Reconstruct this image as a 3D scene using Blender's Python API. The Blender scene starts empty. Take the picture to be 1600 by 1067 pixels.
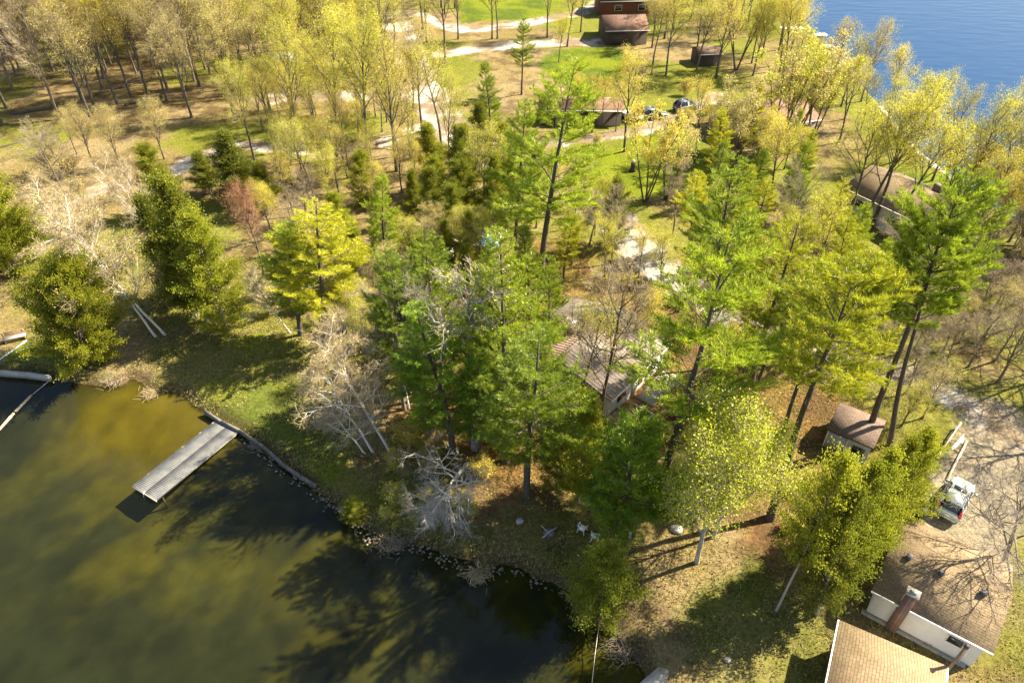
import bpy, math, random
import numpy as np
from mathutils import Matrix, Vector

# ------------------------------------------------------------------ camera, sky, sun, exposure
CAM_H, PITCH, FPX = 42.0, 39.2, 1110.0          # metres, degrees below horizon, focal length in photo pixels
scene = bpy.context.scene
col = scene.collection
cam = bpy.data.cameras.new('camera'); cam_o = bpy.data.objects.new('camera', cam); col.objects.link(cam_o)
cam.sensor_width = 36.0; cam.lens = 36.0 * FPX / 1600.0; cam.clip_start = 0.5; cam.clip_end = 6000
cam_o.location = (0, 0, CAM_H); cam_o.rotation_euler = (math.radians(90 - PITCH), 0, 0)
scene.camera = cam_o
SUN_AZ, SUN_EL = math.radians(19), math.radians(45)      # azimuth counted from +X towards +Y
sun = bpy.data.lights.new('sun', 'SUN'); sun.energy = 5.0; sun.angle = math.radians(0.5); sun.color = (1.0, 0.91, 0.70)
sun_o = bpy.data.objects.new('sun', sun); col.objects.link(sun_o); sun_o.location = (40, 20, 60)
sdir = Vector((math.cos(SUN_EL)*math.cos(SUN_AZ), math.cos(SUN_EL)*math.sin(SUN_AZ), math.sin(SUN_EL)))
sun_o.rotation_euler = sdir.to_track_quat('Z', 'Y').to_euler()
w = bpy.data.worlds.new('World'); scene.world = w; w.use_nodes = True
nt = w.node_tree; sky = nt.nodes.new('ShaderNodeTexSky'); sky.sky_type = 'NISHITA'; sky.sun_disc = False
sky.sun_elevation = SUN_EL; sky.sun_rotation = math.radians(90) - SUN_AZ
bg = nt.nodes['Background']; bg.inputs['Strength'].default_value = 0.065
nt.links.new(sky.outputs[0], bg.inputs['Color'])
scene.view_settings.view_transform = 'Standard'; scene.view_settings.look = 'None'
scene.view_settings.exposure = 1.82; scene.view_settings.gamma = 1.0
scene.render.engine = 'CYCLES'
scene.cycles.max_bounces = 8; scene.cycles.transparent_max_bounces = 16

_t = math.radians(PITCH); _s, _c = math.sin(_t), math.cos(_t)
def G(px, py, z=0.0):
    """ground point (or point at height z) for a position measured in the photograph"""
    u = (px-800)/FPX; v = (py-533.5)/FPX
    d = (u, _c - v*_s, -_s - v*_c); k = (z-CAM_H)/d[2]
    return np.array((d[0]*k, d[1]*k, z))
def PX(x, y, z=0.0):
    dz = z-CAM_H; zc = y*_c - dz*_s
    return 800+FPX*x/zc, 533.5+FPX*(-(y*_s+dz*_c))/zc

# ------------------------------------------------------------------ helpers
def hash2(ix, iy, seed):
    h = (ix.astype(np.int64)*374761393 + iy.astype(np.int64)*668265263 + seed*974711) & 0xffffffff
    h = ((h ^ (h >> 13)) * 1274126177) & 0xffffffff
    return ((h ^ (h >> 16)) & 0xffff) / 65535.0
def vnoise(x, y, seed=0):
    ix = np.floor(x); iy = np.floor(y); fx = x-ix; fy = y-iy
    fx = fx*fx*(3-2*fx); fy = fy*fy*(3-2*fy)
    a = hash2(ix, iy, seed); b = hash2(ix+1, iy, seed); c = hash2(ix, iy+1, seed); d = hash2(ix+1, iy+1, seed)
    return (a*(1-fx)+b*fx)*(1-fy) + (c*(1-fx)+d*fx)*fy
def fbm(x, y, sc, seed=0, o=4):
    t = 0; a = 1; s = 0
    for i in range(o):
        t = t + a*vnoise(x/sc*2**i+17*i, y/sc*2**i-9*i, seed+i); s += a; a *= .5
    return t/s

def new_mesh(name, V, F, mats, midx=None, tint=None, smooth=False):
    me = bpy.data.meshes.new(name)
    V = np.asarray(V, np.float32); 
    if isinstance(F, np.ndarray):
        n = F.shape[1]; loops = F.ravel().astype(np.int32); tot = np.full(len(F), n, np.int32)
    else:
        loops = np.array([i for f in F for i in f], np.int32); tot = np.array([len(f) for f in F], np.int32)
    start = np.concatenate(([0], np.cumsum(tot)[:-1])).astype(np.int32)
    me.vertices.add(len(V)); me.vertices.foreach_set('co', V.ravel())
    me.loops.add(len(loops)); me.loops.foreach_set('vertex_index', loops)
    me.polygons.add(len(tot)); me.polygons.foreach_set('loop_start', start)
    try: me.polygons.foreach_set('loop_total', tot)
    except Exception: pass
    for m in mats: me.materials.append(m)
    if midx is not None: me.polygons.foreach_set('material_index', np.asarray(midx, np.int32))
    if tint is not None:
        a = me.attributes.new('tint', 'FLOAT', 'FACE'); a.data.foreach_set('value', np.asarray(tint, np.float32))
    if smooth: me.polygons.foreach_set('use_smooth', np.ones(len(tot), bool))
    me.update(calc_edges=True); me.validate()
    return me

class MB:
    """collects boxes, prisms and tubes and links them as ONE mesh object"""
    def __init__(s): s.V = []; s.F = []; s.n = 0
    def add(s, V, F):
        V = [tuple(float(q) for q in v) for v in V]
        s.V += V; s.F += [tuple(i+s.n for i in f) for f in F]; s.n += len(V); return s
    def box(s, c, d, rz=0.0, rx=0.0, ry=0.0):
        M = Matrix.Translation(Vector([float(q) for q in c])) @ Matrix.Rotation(rz, 4, 'Z') @ Matrix.Rotation(ry, 4, 'Y') @ Matrix.Rotation(rx, 4, 'X')
        V = [M @ Vector((x*d[0]/2, y*d[1]/2, z*d[2]/2)) for x in (-1, 1) for y in (-1, 1) for z in (-1, 1)]
        return s.add(V, [(0,1,3,2), (4,6,7,5), (0,4,5,1), (2,3,7,6), (0,2,6,4), (1,5,7,3)])
    def bar(s, a, b, wd, th, up=(0,0,1)):
        a = Vector([float(q) for q in a]); b = Vector([float(q) for q in b]); d = (b-a)
        x = d.normalized(); y = Vector(up).cross(x)
        if y.length < 1e-4: y = Vector((0,1,0))
        y.normalize(); z = x.cross(y)
        V = [p + y*(i*wd/2) + z*(j*th/2) for p in (a, b) for i in (-1, 1) for j in (-1, 1)]
        return s.add(V, [(0,1,3,2), (4,6,7,5), (0,4,5,1), (2,3,7,6), (0,2,6,4), (1,5,7,3)])
    def tube(s, pts, rad, n=8, cap=True):
        P = [Vector([float(q) for q in p]) for p in pts]
        if not hasattr(rad, '__len__'): rad = [rad]*len(P)
        V = []; F = []
        for i, p in enumerate(P):
            d = (P[min(i+1, len(P)-1)]-P[max(i-1, 0)]).normalized()
            a = d.orthogonal().normalized() if abs(d.z) < .9 else Vector((1,0,0)).cross(d).normalized(); 
            b = d.cross(a)
            V += [p + (a*math.cos(2*math.pi*k/n)+b*math.sin(2*math.pi*k/n))*rad[i] for k in range(n)]
        for i in range(len(P)-1):
            for k in range(n):
                F.append((i*n+k, i*n+(k+1) % n, (i+1)*n+(k+1) % n, (i+1)*n+k))
        if cap: F += [tuple(range(n-1, -1, -1)), tuple(range((len(P)-1)*n, len(P)*n))]
        return s.add(V, F)
    def poly(s, pts): return s.add(pts, [tuple(range(len(pts)))])
    def slab(s, pts, th, dirv=(0,0,-1)):
        n = len(pts); P = [np.array(p, float) for p in pts]; Q = [p+np.array(dirv)*th for p in P]
        F = [tuple(range(n)), tuple(range(2*n-1, n-1, -1))] + [(i, i+n, (i+1) % n+n, (i+1) % n) for i in range(n)]
        return s.add(P+Q, F)
    def build(s, name, mat, parent=None, smooth=False, bevel=0):
        me = new_mesh(name, s.V, s.F, [mat], smooth=smooth)
        o = bpy.data.objects.new(name, me); col.objects.link(o)
        if parent is not None: o.parent = parent; o.matrix_parent_inverse = parent.matrix_basis.inverted()
        if bevel:
            b = o.modifiers.new('bevel', 'BEVEL'); b.width = bevel; b.segments = 2
        return o
def tag(o, label=None, cat=None, group=None, kind=None):
    if label: o['label'] = label
    if cat: o['category'] = cat
    if group: o['group'] = group
    if kind: o['kind'] = kind
    return o
def empty(name, loc, label, cat, group=None, rz=0):
    o = bpy.data.objects.new(name, None); col.objects.link(o); o.location = [float(q) for q in loc]
    o.rotation_euler.z = rz; o.empty_display_size = .3
    return tag(o, label, cat, group)

# ------------------------------------------------------------------ materials
def mat(name, color, rough=.8, var=.25, scale=3.0, bump=.0, bscale=20.0, metal=0.0, color2=None, spec=.3, coord='Object'):
    m = bpy.data.materials.new(name); m.use_nodes = True; N = m.node_tree.nodes; L = m.node_tree.links
    b = N['Principled BSDF']; b.inputs['Roughness'].default_value = rough; b.inputs['Metallic'].default_value = metal
    b.inputs['Specular IOR Level'].default_value = spec
    tc = N.new('ShaderNodeTexCoord')
    no = N.new('ShaderNodeTexNoise'); no.inputs['Scale'].default_value = scale; no.inputs['Detail'].default_value = 6
    no.inputs['Roughness'].default_value = .65
    L.new(tc.outputs[coord], no.inputs['Vector'])
    r = N.new('ShaderNodeValToRGB'); r.color_ramp.elements[0].position = .3; r.color_ramp.elements[1].position = .7
    c = np.array(color); c2 = np.array(color2) if color2 is not None else c*(1+var)
    c1 = c if color2 is not None else c*(1-var)
    r.color_ramp.elements[0].color = (*c1, 1); r.color_ramp.elements[1].color = (*c2, 1)
    L.new(no.outputs['Fac'], r.inputs['Fac']); L.new(r.outputs['Color'], b.inputs['Base Color'])
    if bump:
        n2 = N.new('ShaderNodeTexNoise'); n2.inputs['Scale'].default_value = bscale; n2.inputs['Detail'].default_value = 5
        L.new(tc.outputs[coord], n2.inputs['Vector'])
        bu = N.new('ShaderNodeBump'); bu.inputs['Strength'].default_value = bump; bu.inputs['Distance'].default_value = .05
        L.new(n2.outputs['Fac'], bu.inputs['Height']); L.new(bu.outputs['Normal'], b.inputs['Normal'])
    return m

def leafmat(name, dark, light, trans=.4, gloss=.03):
    m = bpy.data.materials.new(name); m.use_nodes = True; N = m.node_tree.nodes; L = m.node_tree.links
    N.remove(N['Principled BSDF']); out = N['Material Output']
    at = N.new('ShaderNodeAttribute'); at.attribute_name = 'tint'
    oi = N.new('ShaderNodeObjectInfo')
    tc = N.new('ShaderNodeTexCoord'); no = N.new('ShaderNodeTexNoise'); no.inputs['Scale'].default_value = .55; no.inputs['Detail'].default_value = 3
    L.new(tc.outputs['Object'], no.inputs['Vector'])
    a = N.new('ShaderNodeMath'); a.operation = 'MULTIPLY_ADD'; a.inputs[1].default_value = .5
    L.new(at.outputs['Fac'], a.inputs[0])
    a2 = N.new('ShaderNodeMath'); a2.operation = 'MULTIPLY_ADD'; a2.inputs[1].default_value = .9; a2.inputs[2].default_value = -.42
    L.new(no.outputs['Fac'], a2.inputs[0]); L.new(a2.outputs[0], a.inputs[2])
    a3 = N.new('ShaderNodeMath'); a3.operation = 'MULTIPLY_ADD'; a3.inputs[1].default_value = .45; a3.inputs[2].default_value = 0.0
    L.new(oi.outputs['Random'], a3.inputs[0])
    a4 = N.new('ShaderNodeMath'); a4.operation = 'ADD'; a4.use_clamp = True
    L.new(a.outputs[0], a4.inputs[0]); L.new(a3.outputs[0], a4.inputs[1])
    mx = N.new('ShaderNodeMix'); mx.data_type = 'RGBA'
    mx.inputs[6].default_value = (*dark, 1); mx.inputs[7].default_value = (*light, 1)
    L.new(a4.outputs[0], mx.inputs[0])
    d = N.new('ShaderNodeBsdfDiffuse'); t = N.new('ShaderNodeBsdfTranslucent'); g = N.new('ShaderNodeBsdfGlossy')
    g.inputs['Roughness'].default_value = .45
    L.new(mx.outputs[2], d.inputs['Color']); L.new(mx.outputs[2], t.inputs['Color'])
    m1 = N.new('ShaderNodeMixShader'); m1.inputs[0].default_value = trans
    L.new(d.outputs[0], m1.inputs[1]); L.new(t.outputs[0], m1.inputs[2])
    m2 = N.new('ShaderNodeMixShader'); m2.inputs[0].default_value = gloss
    L.new(m1.outputs[0], m2.inputs[1]); L.new(g.outputs[0], m2.inputs[2]); L.new(m2.outputs[0], out.inputs['Surface'])
    return m

M = {}
M['bark_dark'] = mat('bark_dark', (.06,.045,.035), .95, color2=(.15,.12,.09), scale=6, bump=.6, bscale=14)
M['bark_grey'] = mat('bark_grey', (.06,.05,.04), .9, color2=(.17,.145,.11), scale=5, bump=.5, bscale=14)
M['bark_tan'] = mat('bark_tan', (.12,.095,.07), .9, color2=(.26,.21,.16), scale=5, bump=.4)
M['bark_birch'] = mat('bark_birch', (.55,.50,.44), .7, color2=(.85,.79,.70), scale=4.5, bump=.2)
M['bark_white'] = mat('bark_white', (.28,.25,.21), .8, color2=(.55,.51,.45), scale=4, bump=.2)
M['twig_peach'] = mat('twig_peach', (.34,.25,.13), .9, color2=(.52,.41,.24), scale=2)
M['twig_tan'] = mat('twig_tan', (.22,.165,.10), .9, color2=(.40,.32,.21), scale=2)
M['twig_grey'] = mat('twig_grey', (.20,.165,.13), .9, color2=(.38,.33,.27), scale=2)
M['twig_silver'] = mat('twig_silver', (.27,.235,.19), .9, color2=(.44,.40,.34), scale=2)
M['pine'] = leafmat('pine_needles', (.11,.175,.018), (.47,.54,.03), .5)
M['pine_deep'] = leafmat('pine_needles_deep', (.07,.15,.018), (.32,.44,.03), .45)
M['pine_yellow'] = leafmat('pine_needles_yellow', (.22,.26,.016), (.74,.68,.03), .5)
M['cedar'] = leafmat('cedar_foliage', (.085,.115,.014), (.46,.45,.04), .5)
M['cedar_warm'] = leafmat('cedar_foliage_warm', (.12,.16,.016), (.54,.54,.045), .5)
M['bud_yellow'] = leafmat('bud_leaves_yellow', (.46,.42,.03), (.86,.76,.08), .5)
M['leaf_fresh'] = leafmat('fresh_leaves', (.28,.33,.02), (.66,.68,.06), .5)
M['bud_lime'] = leafmat('bud_leaves_lime', (.42,.44,.025), (.88,.80,.06), .5)
M['bud_gold'] = leafmat('bud_leaves_gold', (.60,.48,.04), (.92,.80,.10), .5)
M['bud_tan'] = leafmat('bud_leaves_tan', (.44,.36,.10), (.80,.68,.20), .45)
M['bud_red'] = leafmat('bud_leaves_red', (.30,.09,.04), (.60,.24,.12), .4)
M['grass_blade'] = leafmat('grass_blades', (.20,.17,.05), (.50,.42,.16), .3)

# ------------------------------------------------------------------ shore lines (photo pixels -> world)
near_px = [(-900,560),(-300,575),(0,584),(40,586),(76,590),(100,600),(132,602),(160,606),(190,604),(205,592),(222,600),(226,612),(250,616),(272,612),
           (296,622),(310,640),(335,655),(372,676),(402,702),(440,732),(480,760),(515,782),(545,808),(580,838),(604,852),(640,852),(668,856),(700,872),
           (738,880),(758,900),(775,885),(806,888),(832,902),(868,912),(896,930),(890,955),(925,965),(960,985),(975,1010),(1000,1040),(1012,1075),(1000,1200),(960,1500)]
near_w = [G(x, y, -.45)[:2] for x, y in near_px]
near_w = [(-260, near_w[0][1])] + [tuple(p) for p in near_w] + [(near_w[-1][0], -120), (-260, -120)]
far_px = [(1195,-60),(1222,-20),(1250,20),(1290,72),(1335,120),(1380,170),(1425,222),(1478,272),(1540,315),(1600,352),(1700,410),(1900,500)]
far_w = [tuple(G(x, y, -.45)[:2]) for x, y in far_px]
far_w = [(far_w[0][0]+40, far_w[0][1]+160), (far_w[0][0]-10, far_w[0][1]+60)] + far_w + [(400, far_w[-1][1]-30), (900, 300), (900, 1500), (120, 1500)]

def inpoly(X, Y, P):
    r = np.zeros(X.shape, bool); n = len(P)
    for i in range(n):
        x1, y1 = P[i]; x2, y2 = P[(i+1) % n]
        if y1 == y2: continue
        c = ((y1 > Y) != (y2 > Y)) & (X < (x2-x1)*(Y-y1)/(y2-y1)+x1)
        r ^= c
    return r
def pdist(X, Y, P, closed=True, lim=None):
    d = np.full(X.shape, 1e9); n = len(P)
    for i in range(n if closed else n-1):
        x1, y1 = P[i][:2]; x2, y2 = P[(i+1) % n][:2]
        vx, vy = x2-x1, y2-y1; L = vx*vx+vy*vy+1e-9
        t = np.clip(((X-x1)*vx+(Y-y1)*vy)/L, 0, 1)
        d = np.minimum(d, np.hypot(X-x1-t*vx, Y-y1-t*vy))
    return d
def sdist(X, Y, P):
    d = pdist(X, Y, P); return np.where(inpoly(X, Y, P), -d, d)
def W(pts, z=0): return [tuple(G(x, y, z)[:2]) for x, y in pts]

ROADS = [   # centre line in photo pixels, half width in metres, kind
    (W([(560,-40),(600,0),(632,60),(655,120),(680,170),(715,212),(765,245),(830,275),(900,305),(945,335),(1000,388),(1060,440)]), 2.8),
    (W([(1060,440),(1120,490),(1210,520),(1330,560),(1420,590),(1500,628),(1600,680),(1760,760)]), 1.5),
    (W([(640,20),(720,48),(800,42),(905,22),(1000,-30)]), 1.9),
    (W([(690,85),(740,78),(800,72),(880,66),(948,68)]), 2.2),
    (W([(860,225),(930,215),(1000,205),(1070,178),(1120,150)]), 1.5),
    (W([(-40,420),(40,400),(95,345),(150,300),(240,285),(300,252),(360,226),(440,232),(520,240),(600,222),(660,200)]), 1.5),
    (W([(420,155),(500,150),(600,150),(660,150)]), 2.5),
    (W([(1560,650),(1530,700),(1512,750),(1495,800),(1480,850)]), 1.9),
    (W([(1590,700),(1560,760),(1545,810),(1530,860)]), 1.6)]
PALE = W([(1440,600),(1480,600),(1640,690),(1620,720),(1560,690),(1450,640)])
LAWNS = [W(p) for p in (
    [(840,100),(870,78),(960,72),(1000,95),(985,128),(900,140),(855,125)],
    [(920,260),(985,212),(1080,200),(1110,235),(1100,300),(1000,312),(930,300)],
    [(715,0),(880,0),(860,30),(720,36)],
    [(1400,262),(1450,268),(1520,320),(1480,330),(1410,300)],
    [(1110,900),(1180,860),(1240,930),(1300,950),(1300,1090),(1130,1100),(1070,980)],
    [(1545,990),(1600,900),(1800,980),(1700,1090),(1520,1040)],
    [(0,560),(40,530),(150,520),(170,600),(0,583)],
    [(225,600),(330,520),(520,540),(560,640),(520,770),(360,670)],
    [(250,600),(240,540),(420,520),(440,600),(300,620)])]
LITTER = [W(p) for p in (
    [(600,640),(700,560),(760,380),(900,380),(1000,440),(1180,560),(1300,600),(1400,720),(1200,860),(1060,700),(960,760),(760,800)],
    [(1180,620),(1290,720),(1330,760),(1230,920),(1170,930),(1150,760)])]

# ------------------------------------------------------------------ ground: one sheet, lake beds dip below the water
def axis(a, b, st, far):
    c = list(np.arange(a, b+st/2, st)); l = []; r = []
    d = st; p = a
    while p > -far: d *= 1.35; p -= d; l.append(p)
    d = st; p = b
    while p < far: d *= 1.35; p += d; r.append(p)
    return np.array(l[::-1]+c+r)
gx = axis(-125, 112, .34, 2500); gy = axis(12, 205, .34, 2500)
X, Y = np.meshgrid(gx, gy)
wx = (fbm(X, Y, 3.0, 5)-.5)*1.6; wy = (fbm(X, Y, 3.0, 9)-.5)*1.6
dn = sdist(X+wx*.35, Y+wy*.35, near_w); df = sdist(X, Y, far_w); dl = np.minimum(dn, df)
def ss(a, b, x):
    t = np.clip((x-a)/(b-a), 0, 1); return t*t*(3-2*t)
land = -.5 + .62*ss(-.1, 1.3, dl) + (fbm(X, Y, 9, 3)-.5)*.35*ss(1, 4, dl) + (fbm(X, Y, 1.2, 31)-.5)*.10*ss(.2, 1, dl)
bed = -.5 - 1.5*ss(0, 9, -dl) + (fbm(X, Y, 2, 12)-.5)*.25*ss(.3, 2, -dl)
Z = np.where(dl > -.1, land, bed)
road = np.zeros(X.shape)
for pts, hw in ROADS:
    d = pdist(X+wx*.9, Y+wy*.9, pts, False)+(fbm(X, Y, .8, 23)-.5)*1.2; road = np.maximum(road, 1-ss(hw-.5, hw+.5, d))
Z = np.where(dl > 1, Z*(1-.8*road), Z)
lawn = np.zeros(X.shape)
for p in LAWNS: lawn = np.maximum(lawn, 1-ss(-.7, .9, sdist(X+wx*1.5, Y+wy*1.5, p)))
lit = np.zeros(X.shape)
for p in LITTER: lit = np.maximum(lit, 1-ss(-2.5, 2.0, sdist(X+wx*3, Y+wy*3, p)))
lawn = lawn*(1-road)
tr = np.clip((fbm(X, Y, 8, 41)-.47)*6, 0, 1)                         # thinner, drier turf in patches
C = np.zeros(X.shape+(3,))
def lerp(A, B, t): return A+(B-A)*t[..., None]
dry = np.array((.44,.33,.12)); dry2 = np.array((.54,.40,.19)); brown = np.array((.19,.12,.06)); green = np.array((.17,.24,.02)); lime = np.array((.33,.38,.02)); orange = np.array((.42,.215,.075))
C[:] = dry
n1 = fbm(X, Y, 5, 51); n2 = fbm(X, Y, 1.6, 61); n3 = fbm(X, Y, 14, 71)
C = lerp(C, dry2, ss(.4, .65, n1)); C = lerp(C, brown, ss(.50, .70, n2)*.6); C = lerp(C, lime*.9, ss(.44, .6, n3)*(.6+.15*ss(60, 80, Y)))
gl = lerp(np.broadcast_to(lime, C.shape), green, ss(.35, .65, n1))
near_lawn = ss(75, 55, Y)
nw = 1-ss(-3, 3, sdist(X+wx*3, Y+wy*3, W([(-200,-60),(400,-60),(350,170),(160,200),(-100,235)])))
C = lerp(C, brown*1.1, nw*(.12+.5*ss(.46, .6, n2)))
C = lerp(C, gl, lawn*(1-.55*tr*near_lawn)*(1-.15*near_lawn))
C = lerp(C, orange, lit*(.45+.5*ss(.4, .6, n1))*(1-lawn)); C = lerp(C, brown, lit*ss(.5, .66, n2)*.7)
gravel = np.array((1.15,1.02,.86)); gr = lerp(np.broadcast_to(gravel, C.shape)*(.80+.4*n2[..., None]), np.array((.50,.36,.24)), ss(.35, .6, fbm(X, Y, 2.5, 33)))
near_r = (Y < 48)*(1-ss(-.5, 1.5, -sdist(X+wx, Y+wy, PALE)))
gr = lerp(gr, np.array((.60,.48,.33))*(.85+.3*n2[..., None]), near_r)
C = lerp(C, gr, road*(.86+.14*n1))
bank = (1-ss(.2, 1.6, dn))*ss(-.3, .1, dn); C = lerp(C, np.array((.20,.13,.065)), bank*.8)
# lake bed: silt with yellow weed
silt = np.array((.13,.135,.06)); weed = np.array((.48,.43,.06)); deepc = np.array((.095,.11,.06))
u = X*.8+Y*.6; v = -X*.6+Y*.8
wn = fbm(u+wx*2, v*1.8, 5.5, 81); shal = 1-ss(1, 17, -dn)
B = lerp(np.broadcast_to(silt, C.shape), deepc, ss(2, 26, -dn))
wm_ = fbm(u*.8+wx*3, v*1.2+wy*3, 4.2, 83)
B = lerp(B, weed*.62, ss(.50, .66, wn*.55+wm_*.45+(shal-.5)*.10)*(.15+.85*shal)*(.5+.7*fbm(X, Y, .9, 91)))
for ex, ey, er in ((235,735,3.6),(300,690,3.0),(165,860,2.2),(330,860,2.8),(430,740,2.4),(235,800,2.6),(560,960,3.0),(290,640,4.0)):
    q_ = G(ex, ey); pt = 1-ss(.3, 1.5, np.hypot(((X-q_[0])*.8+(Y-q_[1])*.6)/1.5, -(X-q_[0])*.6+(Y-q_[1])*.8)/er+(wm_-.5)*2.2+(fbm(X, Y, 1.3, 97)-.5)*1.2)
    B = lerp(B, weed*np.array((.72, .70, .7)), pt*.65)
B = B*(.30+.34*fbm(X, Y, 7, 87)*(1+shal*.6))[..., None]*(.55+.9*fbm(u, v, 1.1, 93))[..., None]
cove = 1-ss(2.0, 8.0, np.hypot((X-G(270,640)[0])/1.6, Y-G(270,640)[1]))
B = lerp(B, np.array((.42,.30,.05))*(.6+.8*n2[..., None]), cove*.6)*.8
C = C*.45
C = np.where((dn < -.05)[..., None], B, C); C = np.where((df < -.3)[..., None], np.array((.03,.05,.06)), C)
gm = bpy.data.materials.new('ground'); gm.use_nodes = True; N = gm.node_tree.nodes; L = gm.node_tree.links
b = N['Principled BSDF']; b.inputs['Roughness'].default_value = .95; b.inputs['Specular IOR Level'].default_value = .1
at = N.new('ShaderNodeAttribute'); at.attribute_name = 'soil'
tc = N.new('ShaderNodeTexCoord')
no = N.new('ShaderNodeTexNoise'); no.inputs['Scale'].default_value = 3.2; no.inputs['Detail'].default_value = 8; no.inputs['Roughness'].default_value = .75
L.new(tc.outputs['Object'], no.inputs['Vector'])
mr = N.new('ShaderNodeMapRange'); mr.inputs[1].default_value = .3; mr.inputs[2].default_value = .7; mr.inputs[3].default_value = .38; mr.inputs[4].default_value = 1.5
L.new(no.outputs['Fac'], mr.inputs[0])
BU_ = N.new('ShaderNodeBump')
mx = N.new('ShaderNodeMix'); mx.data_type = 'RGBA'; mx.blend_type = 'MULTIPLY'; mx.inputs[0].default_value = 1
L.new(at.outputs['Color'], mx.inputs[6]); L.new(mr.outputs[0], mx.inputs[7]); L.new(at.outputs['Alpha'], mx.inputs[0]); L.new(at.outputs['Alpha'], BU_.inputs['Strength']); L.new(mx.outputs[2], b.inputs['Base Color'])
bu = BU_; bu.inputs['Distance'].default_value = .16
L.new(no.outputs['Fac'], bu.inputs['Height']); L.new(bu.outputs['Normal'], b.inputs['Normal'])
ny, nx = X.shape; idx = np.arange(nx*ny).reshape(ny, nx)
F = np.stack([idx[:-1,:-1], idx[:-1,1:], idx[1:,1:], idx[1:,:-1]], -1).reshape(-1, 4)
me = new_mesh('ground', np.stack([X, Y, Z], -1).reshape(-1, 3), F, [gm], smooth=True)
ca = me.color_attributes.new('soil', 'FLOAT_COLOR', 'POINT')
ca.data.foreach_set('color', np.concatenate([C.reshape(-1, 3), np.where(dl < 0, .15, 1.0).reshape(-1, 1)], 1).astype(np.float32).ravel())
g_o = bpy.data.objects.new('ground', me); col.objects.link(g_o); tag(g_o, kind='structure')
def ground_z(x, y):
    i = int(np.clip(np.searchsorted(gx, x), 1, nx-1)); j = int(np.clip(np.searchsorted(gy, y), 1, ny-1))
    return float((Z[j, i]+Z[j-1, i-1])/2)

# water sheets
def watermat(name, body, tint, amt, scale, strength, stretch=1.0, rot=0.0, rough=.03):
    m = bpy.data.materials.new(name); m.use_nodes = True; N = m.node_tree.nodes; L = m.node_tree.links
    N.remove(N['Principled BSDF']); out = N['Material Output']
    d = N.new('ShaderNodeBsdfDiffuse'); d.inputs['Color'].default_value = (*body, 1)
    t = N.new('ShaderNodeBsdfTransparent'); t.inputs['Color'].default_value = (*tint, 1)
    g = N.new('ShaderNodeBsdfGlossy'); g.inputs['Roughness'].default_value = rough
    fr = N.new('ShaderNodeFresnel'); fr.inputs['IOR'].default_value = 1.33
    m1 = N.new('ShaderNodeMixShader'); m1.inputs[0].default_value = amt
    L.new(t.outputs[0], m1.inputs[1]); L.new(d.outputs[0], m1.inputs[2])
    m2 = N.new('ShaderNodeMixShader'); L.new(fr.outputs[0], m2.inputs[0]); L.new(m1.outputs[0], m2.inputs[1]); L.new(g.outputs[0], m2.inputs[2])
    tc = N.new('ShaderNodeTexCoord'); mp = N.new('ShaderNodeMapping'); mp.inputs['Scale'].default_value = (stretch, 1, 1); mp.inputs['Rotation'].default_value = (0, 0, rot)
    no = N.new('ShaderNodeTexNoise'); no.inputs['Scale'].default_value = scale; no.inputs['Detail'].default_value = 4
    L.new(tc.outputs['Object'], mp.inputs[0]); L.new(mp.outputs[0], no.inputs['Vector'])
    bu = N.new('ShaderNodeBump'); bu.inputs['Strength'].default_value = strength; bu.inputs['Distance'].default_value = .1
    L.new(no.outputs['Fac'], bu.inputs['Height'])
    for q in (g, fr): L.new(bu.outputs['Normal'], q.inputs['Normal'])
    L.new(m2.outputs[0], out.inputs['Surface'])
    return m
wm1 = watermat('water_clear', (.016,.019,.012), (.66,.67,.50), .16, 1.6, .08, .5, .7)
wm2 = watermat('water_deep', (.010,.042,.11), (.3,.4,.5), .97, .55, .9, .35, -.5, .12)
mb = MB(); mb.poly([(-1500,-400,-.45),(14,-400,-.45),(14,66,-.45),(-1500,66,-.45)]); tag(mb.build('cove_water', wm1), kind='structure')
mb = MB(); mb.poly([(40,70,-.45),(1500,-40,-.45),(1500,1800,-.45),(40,1800,-.45)]); tag(mb.build('lake_water', wm2), kind='structure')

# ------------------------------------------------------------------ trees
def tubes(items):
    """items: (points[n,3], radii[n], sides) -> one vertex array and quad array"""
    V = []; F = []; off = 0
    for P, R, n in items:
        k = len(P); T = np.gradient(P, axis=0); T /= np.linalg.norm(T, axis=1)[:, None]+1e-9
        ref = np.array((1., .2, .1)) if abs(T[0, 0]) < .8 else np.array((.1, 1., .2))
        A = np.cross(T, ref); A /= np.linalg.norm(A, axis=1)[:, None]+1e-9; Bv = np.cross(T, A)
        th = np.arange(n)*2*math.pi/n
        ring = P[:, None]+R[:, None, None]*(A[:, None]*np.cos(th)[None, :, None]+Bv[:, None]*np.sin(th)[None, :, None])
        V.append(ring.reshape(-1, 3))
        i = np.arange(k-1)[:, None]*n; j = np.arange(n)[None]; j2 = (j+1) % n
        F.append((np.stack([i+j, i+j2, i+n+j2, i+n+j], -1).reshape(-1, 4))+off); off += k*n
    return np.concatenate(V), np.concatenate(F)
def unit(v): return v/(np.linalg.norm(v, axis=-1, keepdims=True)+1e-9)
def path(rng, p, d, L, n, wob, up):
    P = [p]; d = unit(np.array(d, float))
    for i in range(n):
        d = unit(d+rng.normal(0, wob, 3)+np.array((0, 0, up))); P.append(P[-1]+d*L/n)
    return np.array(P)
def at_path(P, t):
    f = t*(len(P)-1); i = min(int(f), len(P)-2); f -= i
    return P[i]*(1-f)+P[i+1]*f, unit(P[i+1]-P[i])
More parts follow.
